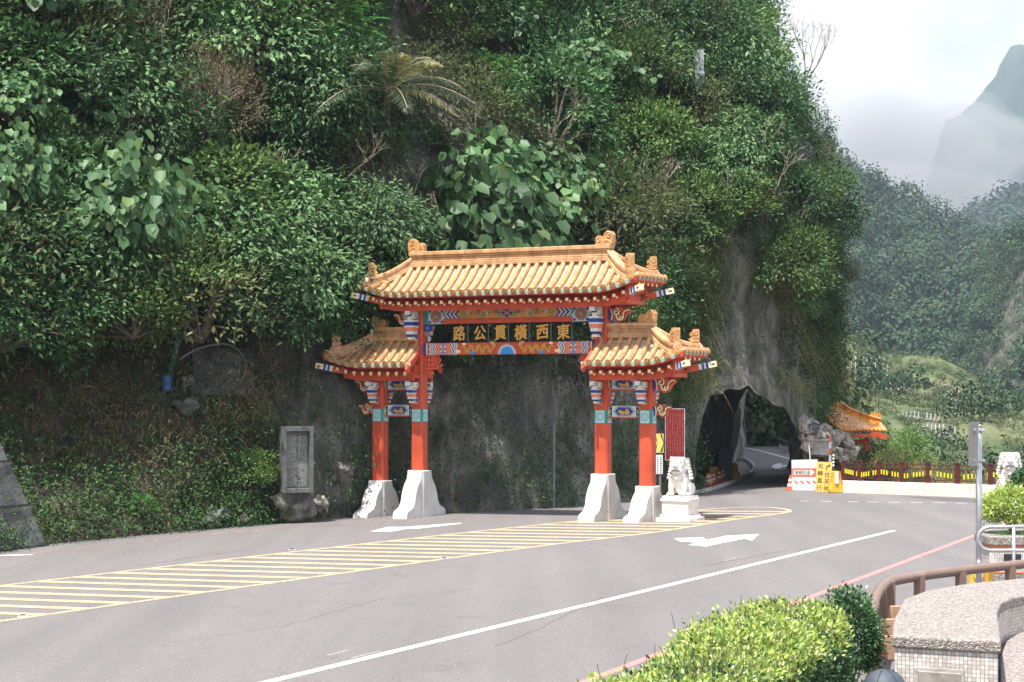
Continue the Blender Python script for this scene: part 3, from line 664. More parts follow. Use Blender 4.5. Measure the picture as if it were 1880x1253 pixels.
        for sd_ in (1, -1):
            def cur(cx_, cz_, r, a0, sg, tn=1.2): mb.tube([p + d * a * sc + Vector((0, 0, b * sc)) + s * sd_ * (th + .005) for a, b in spiral(cx_, cz_, .015, r, tn, a0, sg, 16)], .028 * sc, 5)
            if tall:
                cur(-.02, .36, .09, 0, 1); mb.tube([p + d * a * sc + Vector((0, 0, b * sc)) + s * sd_ * th for a, b in ((-.14, .05), (.12, .05), (.12, .20), (-.06, .20), (-.06, .12), (.04, .12))], .022 * sc, 5)
            else:
                cur(.14, .34, .12, 0, 1, 1.4); cur(-.22, .17, .09, 2, -1, 1.1); mb.tube([p + d * a * sc + Vector((0, 0, b * sc)) + s * sd_ * th for a, b in ((-.32, .04), (-.05, .05), (.02, .16), (.16, .14), (.26, .05))], .022 * sc, 5)
        return mb.build('ridge_ornament', M_glaze3, rf, bevel=.015)
    for e in ends: ornament((X(e * (T0 - .12)), 0, zb + Hr - .01), X(e), 0, .88 if symmetric else .82)
    # hip ridges
    for e in ends:
        for s in (-1, 1):
            path = [];
            for i in range(15):
                q = .04 + (.985 - .04) * i / 14; t = T0 + (T1 - T0) * q; path.append((X(e * t), s * w * q, zs(t, w * q) - .02))
            mb = MB()
            hh = [.42 - .15 * i / 14 for i in range(15)]
            sweep(mb, path[:13], [(-.14, 0), (.14, 0), (.14, .12), (.09, .14), (.09, .24), (.13, .26), (.13, .34), (.07, .38), (-.07, .38), (-.13, .34), (-.13, .26), (-.09, .24), (-.09, .14), (-.14, .12)])
            pe = Vector(path[12]); dd = (Vector(path[12]) - Vector(path[10])); dd.z = 0; dd.normalize()
            # round medallion closing the hip end
            Mx = dd.to_track_quat('Z', 'Y').to_matrix(); cpt = pe + Vector((0, 0, .17)) + dd * .0
            for r0, h in ((.165, .06), (.10, .09), (.04, .12)):
                ring = [cpt + Mx @ Vector((r0 * math.cos(a), r0 * math.sin(a), -.02)) for a in [k * math.pi / 7 for k in range(14)]] + [cpt + Mx @ Vector((r0 * .9 * math.cos(a), r0 * .9 * math.sin(a), h)) for a in [k * math.pi / 7 for k in range(14)]]
                mb.add(ring, [tuple(range(14, 28)), tuple(range(13, -1, -1))] + [(k, (k + 1) % 14, 14 + (k + 1) % 14, 14 + k) for k in range(14)])
            mb.build('hip_ridge', M_ridge, rf, fix=True)
            ornament(pe + Vector((0, 0, .37)) - dd * .16, dd.x, dd.y, .84, True)
    # rafters, purlin and corner beams under the eaves
    ro = MB(); mp_ = MB()
    nR = int(round((T1 - tl) / .31))
    for s in (-1, 1):
        for i in range(nR):
            t = tl + (T1 - tl) * (i + .5) / nR; at = abs(t) if symmetric else t
            if at > T1 - .35: continue
            z = zs(t, w) ; rise = z - ze
            for (vo, dz, dx, L) in ((w - .12, -.285, 0, .5), (w - .22, -.345, .055, .4)):
                ro.box((X(t + dx), s * (vo - L / 2), z + dz + .03), (.085, L, .085), (s * -.12, 0, 0)); ro.box((X(t + dx), s * (vo + .004), z + dz), (.095, .012, .095) if dx == 0 else (.06, .012, .06), (s * -.12, 0, 0), 1)
        tp = [tl + (T1 - .55 - tl) * i / 20 for i in range(21)] if not symmetric else [-(T1 - .55) + 2 * (T1 - .55) * i / 30 for i in range(31)]
        sweep(mp_, [(X(t), s * (w - .42), zs(t, w) - .53) for t in tp], [(-.05, 0), (.05, 0), (.05, .26), (-.05, .26)])
    for e in ends:
        nV2 = int(2 * (w - .3) / .28)
        for i in range(nV2):
            v = -(w - .3) + 2 * (w - .3) * (i + .5) / nV2; z = zs(T1, w)
            zz = zs(T1, v); ro.box((X(e * (T1 - .35)), v, zz - .19), (.5, .085, .085)); ro.box((X(e * (T1 - .10)), v, zz - .20), (.012, .1, .1), m=1)
        mp_.box((X(e * (T1 - .5)), 0, zs(T1, 0) - .34), (.1, 2 * (w - .42), .26))
    # soffit boards closing the box
    tc_ = 0 if symmetric else (tin + T1 - .5) / 2; Lc = 2 * (T1 - .5) if symmetric else T1 - .5 - tin
    mp_.box((X(tc_), 0, ze - .38), (Lc, 2 * (w - .45), .12))
    mp_.box((X(tc_), 0, ze - .16), (Lc - .1, .9, .3))
    ro.build('rafters', [M_red, M_cream], rf, fix=True); mp_.build('eave_beam', M_red, rf, fix=True)
    for e in ends:
        for s in (-1, 1):
            a = Vector((X(e * (T1 - .75)), s * (w - .5), zs(T1 - .6, w) - .36)); b = Vector((X(e * (T1 + .22)), s * (w + .10), zs(T1, w) - .40 + .06)); mb = MB()
            cs = [(0, .52, RED), (.52, .60, WHT), (.60, .66, BLU), (.66, .71, WHT), (.71, .78, BLU), (.78, .82, WHT), (.82, 1.0, CRM)]
            for f0, f1, m in cs: mb.bar(a.lerp(b, f0), a.lerp(b, f1), .15, .20 - .03 * f0, m)
            mb.bar(a.lerp(b, .86), a.lerp(b, .95), .155, .05, BLU)
            mb.build('corner_beam', PAL, rf)
    if not symmetric:       # barge boards at the inner cut end
        for s in (-1, 1):
            mb = MB(); path = [(X(tin - .03), s * w * (.05 + .99 * i / 10), zs(tin, w * (.05 + .99 * i / 10)) - .20) for i in range(11)]
            sweep(mb, path, [(-.035, 0), (.035, 0), (.035, .22), (-.035, .22)])
            q = Vector(path[-1]); mb.tube([q + Vector((0, s * a, b + .08)) for a, b in spiral(.02, -.02, .03, .13, .9, 1.2, -1)], .05, 6)
            mb.build('barge_board', M_red, rf)
    return rf
M_ridge = mat('ridge_tile', (.55, .315, .155), .38, spec=.5, var=.3, vscale=4, coat=.25)
add_lines(M_ridge, 1.05, .86, 'X')
roof('main_roof', 1, 0, 0, 3.50, 4.88, 1.10, 7.07, 8.02, .36, .51, True)
for g in (-1, 1): roof('side_roof', g, 3.13, 3.49, 4.92, 6.33, 1.0, 4.85, 5.66, .32, .46, False)
# ================================================================ the cliff, its tunnel and what grows on it
rng = np.random.default_rng(7)
def fnoise(p, sc, seed=0, octv=3):
    v = Vector((p[0] * sc + seed * 11.3, p[1] * sc - seed * 5.1, p[2] * sc + seed * 3.7)); return noise.fractal(v, 1.0, 2.1, octv)
Lp = [(0, 0), (1.2, 1.3), (3.0, 3.4), (4.3, 6), (6.2, 10), (9.5, 18), (14, 31)]
Mp = [(0, 0), (.3, 2.2), (.8, 4.6), (2.0, 7), (5, 11.5), (9, 19), (14, 31)]
def lerp_prof(a, b, t): return [(p[0] * (1 - t) + q[0] * t, p[1] * (1 - t) + q[1] * t) for p, q in zip(a, b)]
F0 = [(0, 0), (0, 3), (.4, 5.5), (1.5, 9), (5, 15), (9, 23), (13, 33)]
F1 = [(0, 0), (0, 3.6), (.2, 7.5), (1.0, 11), (4, 15.5), (9, 21), (14, 26)]
F2 = [(0, 0), (0, 3.6), (.2, 8), (1.3, 11.0), (5, 14.5), (10, 17.4), (16, 19.5)]
F3 = [(0, 0), (0, 3), (.2, 7), (1.0, 9.8), (3.6, 12.6), (7.5, 14.4), (12, 15.4)]
F4 = [(0, 0), (-.1, 3), (-.3, 6), (.3, 8.6), (1.8, 11.0), (4.2, 12.6), (7, 13.2)]
F5 = [(0, -3), (-.2, 2), (-.4, 5), (-.3, 7.8), (.2, 9.8), (1.1, 10.8), (2.5, 11.0)]
cols_ = [(-46, 2, -.95, .3, Lp), (-30, 24, -.9, .42, Lp)]
def gb(px, py): g = G(px, py); return g.x, g.y
for (px, py), prof in (((-160, 1034), Lp), ((0, 1010), Lp), ((200, 989), Lp), ((400, 970), lerp_prof(Lp, Mp, .4)), ((510, 959), lerp_prof(Lp, Mp, .9)), ((700, 946), Mp), ((960, 935), Mp), ((1120, 924), Mp), ((1215, 914), lerp_prof(Mp, F0, .6))):
    cols_.append((*gb(px, py), -.8, .6, prof))
A2 = Vector((*gb(1274, 908), 0)); B2 = Vector((*gb(1482, 893), 0))
cols_ += [(A2.x, A2.y, -.45, .9, F0), ((A2.x + B2.x) / 2, (A2.y + B2.y) / 2, -.1, 1, F1), (B2.x, B2.y, .02, 1, F2), (12.7, 77.6, .02, 1, F3), (13.3, 80.3, 0, 1, F4), (13.8, 84, -.3, .95, F5), (14.2, 88, -1, .3, F5), (13.0, 92, -1, -.1, F5)]
SU, SV = 16, 16
def cat(p0, p1, p2, p3, t): return .5 * ((2 * p1) + (p2 - p0) * t + (2 * p0 - 5 * p1 + 4 * p2 - p3) * t * t + (3 * p1 - p0 - 3 * p2 + p3) * t ** 3)
K0 = np.array([[(c[0] + c[2] * b, c[1] + c[3] * b, z + gz(c[0])) for b, z in c[4]] for c in cols_])      # (ncol,7,3)
def refine(K, S):
    n = len(K); out = []
    for i in range(n - 1):
        for j in range(S): out.append(cat(K[max(i - 1, 0)], K[i], K[i + 1], K[min(i + 2, n - 1)], j / S))
    out.append(K[-1]); return np.array(out)
Kc = refine(K0, SU); Kc = np.transpose(refine(np.transpose(Kc, (1, 0, 2)), SV), (1, 0, 2))   # (U,V,3)
Un, Vn = Kc.shape[:2]
ucoord = np.arange(Un) / SU       # column index
def gridnormals(Kc):
    du = np.gradient(Kc, axis=0); dv = np.gradient(Kc, axis=1); n = np.cross(du, dv); return n / (np.linalg.norm(n, axis=2, keepdims=True) + 1e-9)
Nn = gridnormals(Kc)
disp = np.zeros((Un, Vn))
for i in range(Un):
    for j in range(Vn):
        p = Kc[i, j]; z = p[2]
        a = fnoise((p[0], p[1], p[2] * .5), .28, 1, 3) * .7 + abs(fnoise((p[0], p[1], p[2] * .35), .8, 2, 4)) * -.45 + fnoise(p, 2.4, 3, 3) * .10
        k = 1.0 if z > .8 else max(.15, z / .8)
        if 10.6 < ucoord[i] < 13.6 and z < 4.6: k *= .45
        disp[i, j] = a * k
Kd = Kc + Nn * disp[..., None]; Nd = gridnormals(Kd)
# opening of the tunnel: arch over the chord A2-B2
chd = (B2 - A2); CL = chd.length; cu = np.array([chd.x, chd.y]) / CL
ARH = 3.92
def arch_h(s):      # s 0..1 along chord
    if s <= 0 or s >= 1: return 0
    l = min(1, (s / .30)) ; r = min(1, (1 - s) / .62)
    return (ARH + .10 * math.sin(s * 17) + .08 * math.sin(s * 41 + 1)) * min(math.sqrt(max(0, 1 - (1 - l) ** 2)) ** .7, math.sqrt(max(0, 1 - (1 - r) ** 2)) ** .95)
def to_sz(c): return ((c[0] - A2.x) * cu[0] + (c[1] - A2.y) * cu[1]) / CL, c[2] - gz(c[0])
for i in range(Un):        # snap the rim of the opening onto the arch
    if not 10.3 < ucoord[i] < 13.7: continue
    for j in range(Vn):
        c = Kd[i, j]; s, z = to_sz(c)
        def inside(s_, z_): return z_ < arch_h(s_)
        near = any(0 <= i + a < Un and 0 <= j + b < Vn and not inside(*to_sz(Kc[i + a, j + b])) for a in (-1, 0, 1) for b in (-1, 0, 1))
        if inside(s, z) and near and z > .1:
            lo, hi = 1.0, 4.0
            for _ in range(18):
                m_ = (lo + hi) / 2
                if inside(.5 + (s - .5) * m_, 1.0 + (z - 1.0) * m_): lo = m_
                else: hi = m_
            if lo < 2.0:
                s2, z2 = .5 + (s - .5) * hi, 1.0 + (z - 1.0) * hi; dxy = (s2 - s) * CL; Kd[i, j] = [c[0] + cu[0] * dxy, c[1] + cu[1] * dxy, c[2] + (z2 - z)]
V3 = Kd.reshape(-1, 3); faces = []
for i in range(Un - 1):
    for j in range(Vn - 1):
        c = (Kd[i, j] + Kd[i + 1, j] + Kd[i + 1, j + 1] + Kd[i, j + 1]) / 4
        if 10.5 < ucoord[i] < 13.5:
            s = ((c[0] - A2.x) * cu[0] + (c[1] - A2.y) * cu[1]) / CL
            if c[2] - gz(c[0]) < arch_h(s) - .03: continue
        faces.append((i * Vn + j, (i + 1) * Vn + j, (i + 1) * Vn + j + 1, i * Vn + j + 1))
# rock: grey limestone with vertical streaks, moss and, to the left, brown soil
M_rock = bpy.data.materials.new('cliff_rock'); M_rock.use_nodes = True
def rock_nodes(m, cols, soil=True, sc=1.0, moss=.5):
    nt = m.node_tree; p = nt.nodes['Principled BSDF']; t = N(nt, 'ShaderNodeTexCoord')
    q = N(nt, 'ShaderNodeMapping'); q.inputs['Scale'].default_value = (1.1 * sc, 1.1 * sc, .32 * sc); LK(nt, t.outputs['Object'], q.inputs[0])
    a = N(nt, 'ShaderNodeTexNoise'); a.inputs['Scale'].default_value = 1.6; a.inputs['Detail'].default_value = 12; a.inputs['Roughness'].default_value = .72; LK(nt, q.outputs[0], a.inputs['Vector'])
    r = N(nt, 'ShaderNodeValToRGB'); LK(nt, a.outputs[0], r.inputs[0]); e = r.color_ramp.elements; e.new(.5)
    for i, (ps, c) in enumerate(zip((.32, .5, .68), cols)): e[i].position = ps; e[i].color = (*c, 1)
    b = N(nt, 'ShaderNodeTexNoise'); b.inputs['Scale'].default_value = .8 * sc; b.inputs['Detail'].default_value = 9; b.inputs['Roughness'].default_value = .7; LK(nt, t.outputs['Object'], b.inputs['Vector'])
    rb = N(nt, 'ShaderNodeValToRGB'); LK(nt, b.outputs[0], rb.inputs[0]); rb.color_ramp.elements[0].position = moss; rb.color_ramp.elements[1].position = moss + .12
    x = N(nt, 'ShaderNodeMix', data_type='RGBA'); LK(nt, rb.outputs[0], x.inputs[0]); LK(nt, r.outputs[0], x.inputs[6]); x.inputs[7].default_value = (.045, .06, .03, 1)
    last = x.outputs[2]
    if soil:
        sx = N(nt, 'ShaderNodeSeparateXYZ'); LK(nt, t.outputs['Object'], sx.inputs[0])
        mr = N(nt, 'ShaderNodeMapRange'); LK(nt, sx.outputs[0], mr.inputs[0]); mr.inputs[1].default_value = -5.5; mr.inputs[2].default_value = -8.5
        y = N(nt, 'ShaderNodeMix', data_type='RGBA'); LK(nt, mr.outputs[0], y.inputs[0]); LK(nt, last, y.inputs[6])
        so_ = N(nt, 'ShaderNodeValToRGB'); LK(nt, a.outputs[0], so_.inputs[0]); e = so_.color_ramp.elements; e[0].position = .35; e[0].color = (.022, .02, .015, 1); e[1].position = .65; e[1].color = (.075, .058, .04, 1)  # soil tones darkened to stand for the shade of overhanging trees
        LK(nt, so_.outputs[0], y.inputs[7]); last = y.outputs[2]
    LK(nt, last, p.inputs['Base Color']); p.inputs['Roughness'].default_value = .9; p.inputs['Specular IOR Level'].default_value = .25
    bp = N(nt, 'ShaderNodeBump'); bp.inputs['Strength'].default_value = .9; bp.inputs['Distance'].default_value = .22; LK(nt, a.outputs[0], bp.inputs['Height']); LK(nt, bp.outputs[0], p.inputs['Normal'])
rock_nodes(M_rock, ((.045, .045, .043), (.145, .14, .128), (.36, .34, .31)), moss=.56)
cliff = rawmesh('cliff', V3, faces, M_rock); tag(cliff, kind='structure')
# the tunnel bore
M_bore = bpy.data.materials.new('tunnel_rock'); M_bore.use_nodes = True; rock_nodes(M_bore, ((.14, .155, .15), (.27, .285, .27), (.46, .45, .42)), False, moss=.6)
NS, NL = 34, 34; bv = np.array([3.15, 14.6]); TV = []
prof = []
for i in range(NS + 1):
    s = i / NS; s2 = .5 - .5 * math.cos(math.pi * s); prof.append((s2, arch_h(min(max(s2, .0005), .9995)) if 0 < i < NS else -.1))
for l in range(NL + 1):
    f = l / NL
    for (s, h) in prof:
        k = 1.06
        sx = .5 + (s - .5) * k; x = A2.x + chd.x * sx + bv[0] * f; y = A2.y + chd.y * sx + bv[1] * f + .12; z = h * 1.03 + gz(x)
        x -= 1.7 * max(0, 1 - s * 2.2) * max(0, math.sin(math.pi * f)) ** .7
        x += 1.3 * max(0, (s - .62) / .38) * min(1, f * 4)
        nn = fnoise((x, y, z), .9, 9, 4) * (.28 - .15 * f) * (1 if h > .3 else .3)
        cx, cy, cz = A2.x + chd.x * .5 + bv[0] * f, A2.y + chd.y * .5 + bv[1] * f, 1.5; d = np.array([x - cx, y - cy, z - cz]); d /= np.linalg.norm(d) + 1e-6
        TV.append(np.array([x, y, z]) + d * max(nn, -.05) * (1 + .6 * f))
TF = [(l * (NS + 1) + i, (l + 1) * (NS + 1) + i, (l + 1) * (NS + 1) + i + 1, l * (NS + 1) + i + 1) for l in range(NL) for i in range(NS)]
tag(rawmesh('tunnel', TV, TF, M_bore), kind='structure')
mb = MB()   # kerb of the tunnel's left foot, rounding at the far rim
kp = smooth_path([(G(x, y) + Vector((0, 0, .05))) for x, y in ((1262, 911), (1300, 903), (1345, 888), (1372, 876), (1385, 864), (1378, 852), (1366, 846))], 5)
mb.tube(kp, .12, 6); M_conc = mat('concrete', (.42, .40, .38), .85, var=.35, vscale=2.5, bump=.3, bscale=12)
tag(mb.build('tunnel_kerb', M_conc, fix=False), kind='structure')

W_ = [(6.8, 89.5), (9.6, 91), (12.0, 105), (14.6, 124), (16.6, 142), (12, 160), (0, 165)]; Wp = smooth_path([Vector((x, y, 0)) for x, y in W_], 10); VV = []; nW = len(Wp); mV = 22
for i, p in enumerate(Wp):
    t_ = (Wp[min(i + 1, nW - 1)] - Wp[max(i - 1, 0)]).normalized(); bk = Vector((-t_.y, t_.x, 0))
    for j in range(mV): z = j / (mV - 1) * 17; q = p - bk * (z * .07) - bk * .2 ; k_ = fnoise((q.x, q.y, z), .3, 4, 4); VV.append((q.x + bk.x * k_ * 1.2, q.y + bk.y * k_ * 1.2, z - .2))
tag(rawmesh('added_shade_cliff', VV, [(i * mV + j, (i + 1) * mV + j, (i + 1) * mV + j + 1, i * mV + j + 1) for i in range(nW - 1) for j in range(mV - 1)], M_rock), kind='structure')  # rock wall added left of the far road, leaning over to shade it
# ---- vegetation helpers
def unit(a): return a / (np.linalg.norm(a, axis=-1, keepdims=True) + 1e-9)
def leafquads(c, tip, nrm, L, W, fold=.0, big=False):
    """c centres (n,3); tip, nrm directions; returns verts, quads"""
    n = len(c); tip = unit(tip); side = unit(np.cross(tip, nrm)); up = unit(np.cross(side, tip))
    L = np.broadcast_to(np.asarray(L, float).reshape(-1, 1), (n, 1)); W = np.broadcast_to(np.asarray(W, float).reshape(-1, 1), (n, 1))
    if not big:
        V = np.stack([c, c + tip * L * .45 + side * W * .5 + up * fold * L, c + tip * L, c + tip * L * .45 - side * W * .5 + up * fold * L], 1)
        Fq = np.arange(n)[:, None] * 4 + np.array([[0, 1, 2, 3]]); return V.reshape(-1, 3), Fq
    V = np.stack([c, c + tip * L * .15 + side * W * .42 + up * W * .12, c + tip * L * .62 + side * W * .46 + up * W * .05, c + tip * L - up * L * .12,
                  c + tip * L * .62 - side * W * .46 + up * W * .05, c + tip * L * .15 - side * W * .42 + up * W * .12], 1)
    b = np.arange(n)[:, None] * 6; Fq = np.concatenate([b + np.array([[0, 1, 2, 3]]), b + np.array([[0, 3, 4, 5]])], 0); return V.reshape(-1, 3), Fq
def rdir(r, n): return unit(r.normal(size=(n, 3)))
def foliage(r, rad, ncl, nl, L, W, clr=.3, droop=.3, shell=.55, big=False, low=-.35, fold=.05):
    """lumpy crown of leaf sprays inside an ellipsoid rad"""
    rad = np.array(rad); d = rdir(r, ncl); d = d[d[:, 2] > low]; q = r.uniform(shell, 1.0, (len(d), 1)) ** .7
    lump = 1 + .28 * np.array([noise.noise(Vector(x * 2.3)) for x in d])[:, None]
    cc = d * q * rad * lump; n = len(cc)
    cl = np.repeat(cc, nl, 0); cd = np.repeat(d, nl, 0)
    off = r.normal(size=cl.shape) * clr * .55; c = cl + off * np.array([1, 1, .7])
    tip = unit(cd * .7 + off * 1.2 + r.normal(size=cl.shape) * .45 + np.array([0, 0, -droop])); nrm = unit(np.array([0, 0, 1.0]) + cd * .5 + r.normal(size=cl.shape) * .5)
    sz = r.uniform(.6, 1.25, len(c)); V, Fq = leafquads(c, tip, nrm, L * sz, W * sz, fold, big); return V, Fq, cc
def frondlets(r, rad, nfr, nlf, Lf, L, W, droop=.5):    # feathery pinnate sprays
    d = rdir(r, nfr); d = d[d[:, 2] > -.3]; base = d * np.array(rad) * r.uniform(.45, .85, (len(d), 1)); n = len(d)
    dirs = unit(d * .8 + r.normal(size=d.shape) * .45 + np.array([0, 0, .15])); C_, T_, N_ = [], [], []
    tt = np.linspace(.1, 1, nlf)
    for k, t in enumerate(tt):
        p = base + dirs * Lf * t + np.array([0, 0, -1]) * droop * Lf * t * t; tan = unit(dirs + np.array([0, 0, -2.0]) * droop * t); sd = unit(np.cross(tan, np.array([0, 0, 1.0])))
        for s in (-1, 1): C_.append(p); T_.append(sd * s + tan * .35 + np.array([0, 0, -.15])); N_.append(np.tile(np.array([[0, 0, 1.0]]), (n, 1)) + r.normal(size=p.shape) * .15)
    c = np.concatenate(C_); V, Fq = leafquads(c, np.concatenate(T_), np.concatenate(N_), L, W, .03); return V, Fq, base
def stems(base, ends, r0, r, n=5, seg=5, wob=.12):
    mb = MB(); base = Vector(base)
    for e in ends:
        e = Vector(e); path = []; rr = []; L = (e - base).length
        w1 = Vector(r.normal(size=3)) * wob * L
        for i in range(seg + 1):
            t = i / seg; path.append(base.lerp(e, t) + w1 * math.sin(math.pi * t) * .5 + Vector((0, 0, .15 * L * math.sin(math.pi * t)))); rr.append(r0 * (1 - .85 * t) + .004)
        mb.tube(path, rr, n)
    return mb
M_bark = mat('bark', (.13, .10, .075), .9, var=.5, vscale=8, bump=.6, bscale=20)
M_barkl = mat('pale_dead_wood', (.36, .29, .23), .85, var=.4, vscale=8, bump=.4, bscale=20)
LM = {
 'dark': leafmat('leaf_dark', [(0.029, 0.080, 0.030), (0.052, 0.128, 0.046), (0.094, 0.178, 0.060), (0.042, 0.104, 0.038)], .58, .18, .25),
 'gloss': leafmat('leaf_glossy', [(0.052, 0.112, 0.046), (0.083, 0.169, 0.060), (0.142, 0.235, 0.091), (0.066, 0.141, 0.054)], .58, .15, .25),
 'feather': leafmat('leaf_feathery', [(0.051, 0.205, 0.042), (0.091, 0.290, 0.063), (0.142, 0.342, 0.070)], .58, .35, .25),
 'olive': leafmat('leaf_olive', [(.07, .10, .035), (.11, .14, .05), (.145, .15, .065), (.06, .085, .035)], .58, .3, .25),
 'big': leafmat('leaf_broad', [(.045, .110, .042), (.068, .15, .056), (.10, .19, .068), (.052, .125, .048), (.13, .19, .06)], .5, .28, .35),
 'grass': leafmat('blade_grass', [(0.091, 0.145, 0.042), (0.162, 0.205, 0.056), (0.345, 0.256, 0.098)], .58, .3, .25),
 'dry': leafmat('dry_leaf', [(.17, .135, .075), (.25, .195, .11), (.11, .115, .055)], .8, .2, .2),
 'mid': leafmat('leaf_mid', [(0.057, 0.128, 0.036), (0.102, 0.188, 0.049), (0.152, 0.222, 0.056), (0.061, 0.137, 0.042)], .58, .22, .25),
}
def proto(kind, name, rad, seed, dens=1.0):
    r = np.random.default_rng(seed); e = bpy.data.objects.new(name, None); C.objects.link(e); rx = np.array(rad)
    if kind == 'dark': V, Q, cc = foliage(r, rx, int(150 * dens), 34, .17, .07, .40, .35); m = 'dark'
    elif kind == 'gloss': V, Q, cc = foliage(r, rx, int(170 * dens), 34, .19, .08, .40, .75); m = 'gloss'
    elif kind == 'mid': V, Q, cc = foliage(r, rx, int(160 * dens), 36, .15, .075, .34, .2); m = 'mid'
    elif kind == 'olive': V, Q, cc = foliage(r, rx, int(110 * dens), 30, .15, .06, .45, .1, .3); m = 'olive'
    elif kind == 'big': V, Q, cc = foliage(r, rx, int(90 * dens), 15, .28, .25, .34, 1.5, .6, True, -.25); m = 'big'
    elif kind == 'feather': V, Q, cc = frondlets(r, rx, int(150 * dens), 15, .7, .13, .035, .3); m = 'feather'
    elif kind == 'dry': V, Q, cc = foliage(r, rx, int(210 * dens), 34, .12, .04, .40, 0, .25); m = 'dry'
    rawmesh('foliage', V, Q, LM[m], e)
    ends = cc[r.choice(len(cc), min(len(cc), 12), replace=False)] * .95
    if kind == 'dry':
        mb = MB(); rr_ = random.Random(4)
        def grow(p, d, L, rad, k):
            q = p + d * L; mb.tube([p, p.lerp(q, .5) + Vector((rr_.uniform(-1, 1), 0, rr_.uniform(-1, 1))) * L * .08, q], [rad, rad * .8, rad * .6], 4, cap=False)
            if k:
                for _ in range(3 if rr_.random() < .6 else 2): grow(q, (d + Vector((rr_.uniform(-1, 1), rr_.uniform(-1, 1), rr_.uniform(-.6, .8))) * .7).normalized(), L * rr_.uniform(.6, .85), rad * .6, k - 1)
        for k in range(3): grow(Vector((0, 0, -rx[2])), Vector((rr_.uniform(-.5, .5), rr_.uniform(-.4, .4), 1)).normalized(), rx[2] * .55, .035, 5)
    else: mb = stems((0, 0, -rx[2] * .45), ends, .04, r)
    mb.build('stems', M_barkl if kind == 'dry' else M_bark, e, fix=False)
    return e
PR = {
 'dark': [proto('dark', 'hillside_tree', (1.7, 1.5, 1.5), 1), proto('dark', 'hillside_tree', (1.4, 1.5, 1.9), 2)],
 'gloss': [proto('gloss', 'glossy_tree', (1.7, 1.5, 1.6), 3)],
 'mid': [proto('mid', 'hillside_bush', (1.6, 1.4, 1.3), 4), proto('mid', 'hillside_bush', (1.5, 1.3, 1.6), 5)],
 'olive': [proto('olive', 'sparse_bush', (1.5, 1.3, 1.5), 6)],
 'big': [proto('big', 'broadleaf_shrub', (1.5, 1.3, 1.5), 7), proto('big', 'broadleaf_shrub', (1.9, 1.4, 1.2), 8)],
 'feather': [proto('feather', 'feathery_tree', (1.5, 1.3, 1.2), 9)],
 'dry': [proto('dry', 'dry_shrub', (1.3, 1.1, 1.7), 10)],
}
USED = set()
def plant(kind, pos, sc, rz, label, group=None, cat_='shrub', lean=(0, 0), var=None):
    ps = PR[kind]; k = var if var is not None else int(rng.integers(len(ps))); src = ps[k]
    if (kind, k) in USED: o = copy_tree(src)
    else: o = src; USED.add((kind, k))
    o.location = pos; o.scale = sc if isinstance(sc, tuple) else (sc, sc, sc); o.rotation_euler = (lean[0], lean[1], rz)
    for a in ('label', 'category', 'group'):
        if a in o: del o[a]
    return tag(o, label, cat_, group)
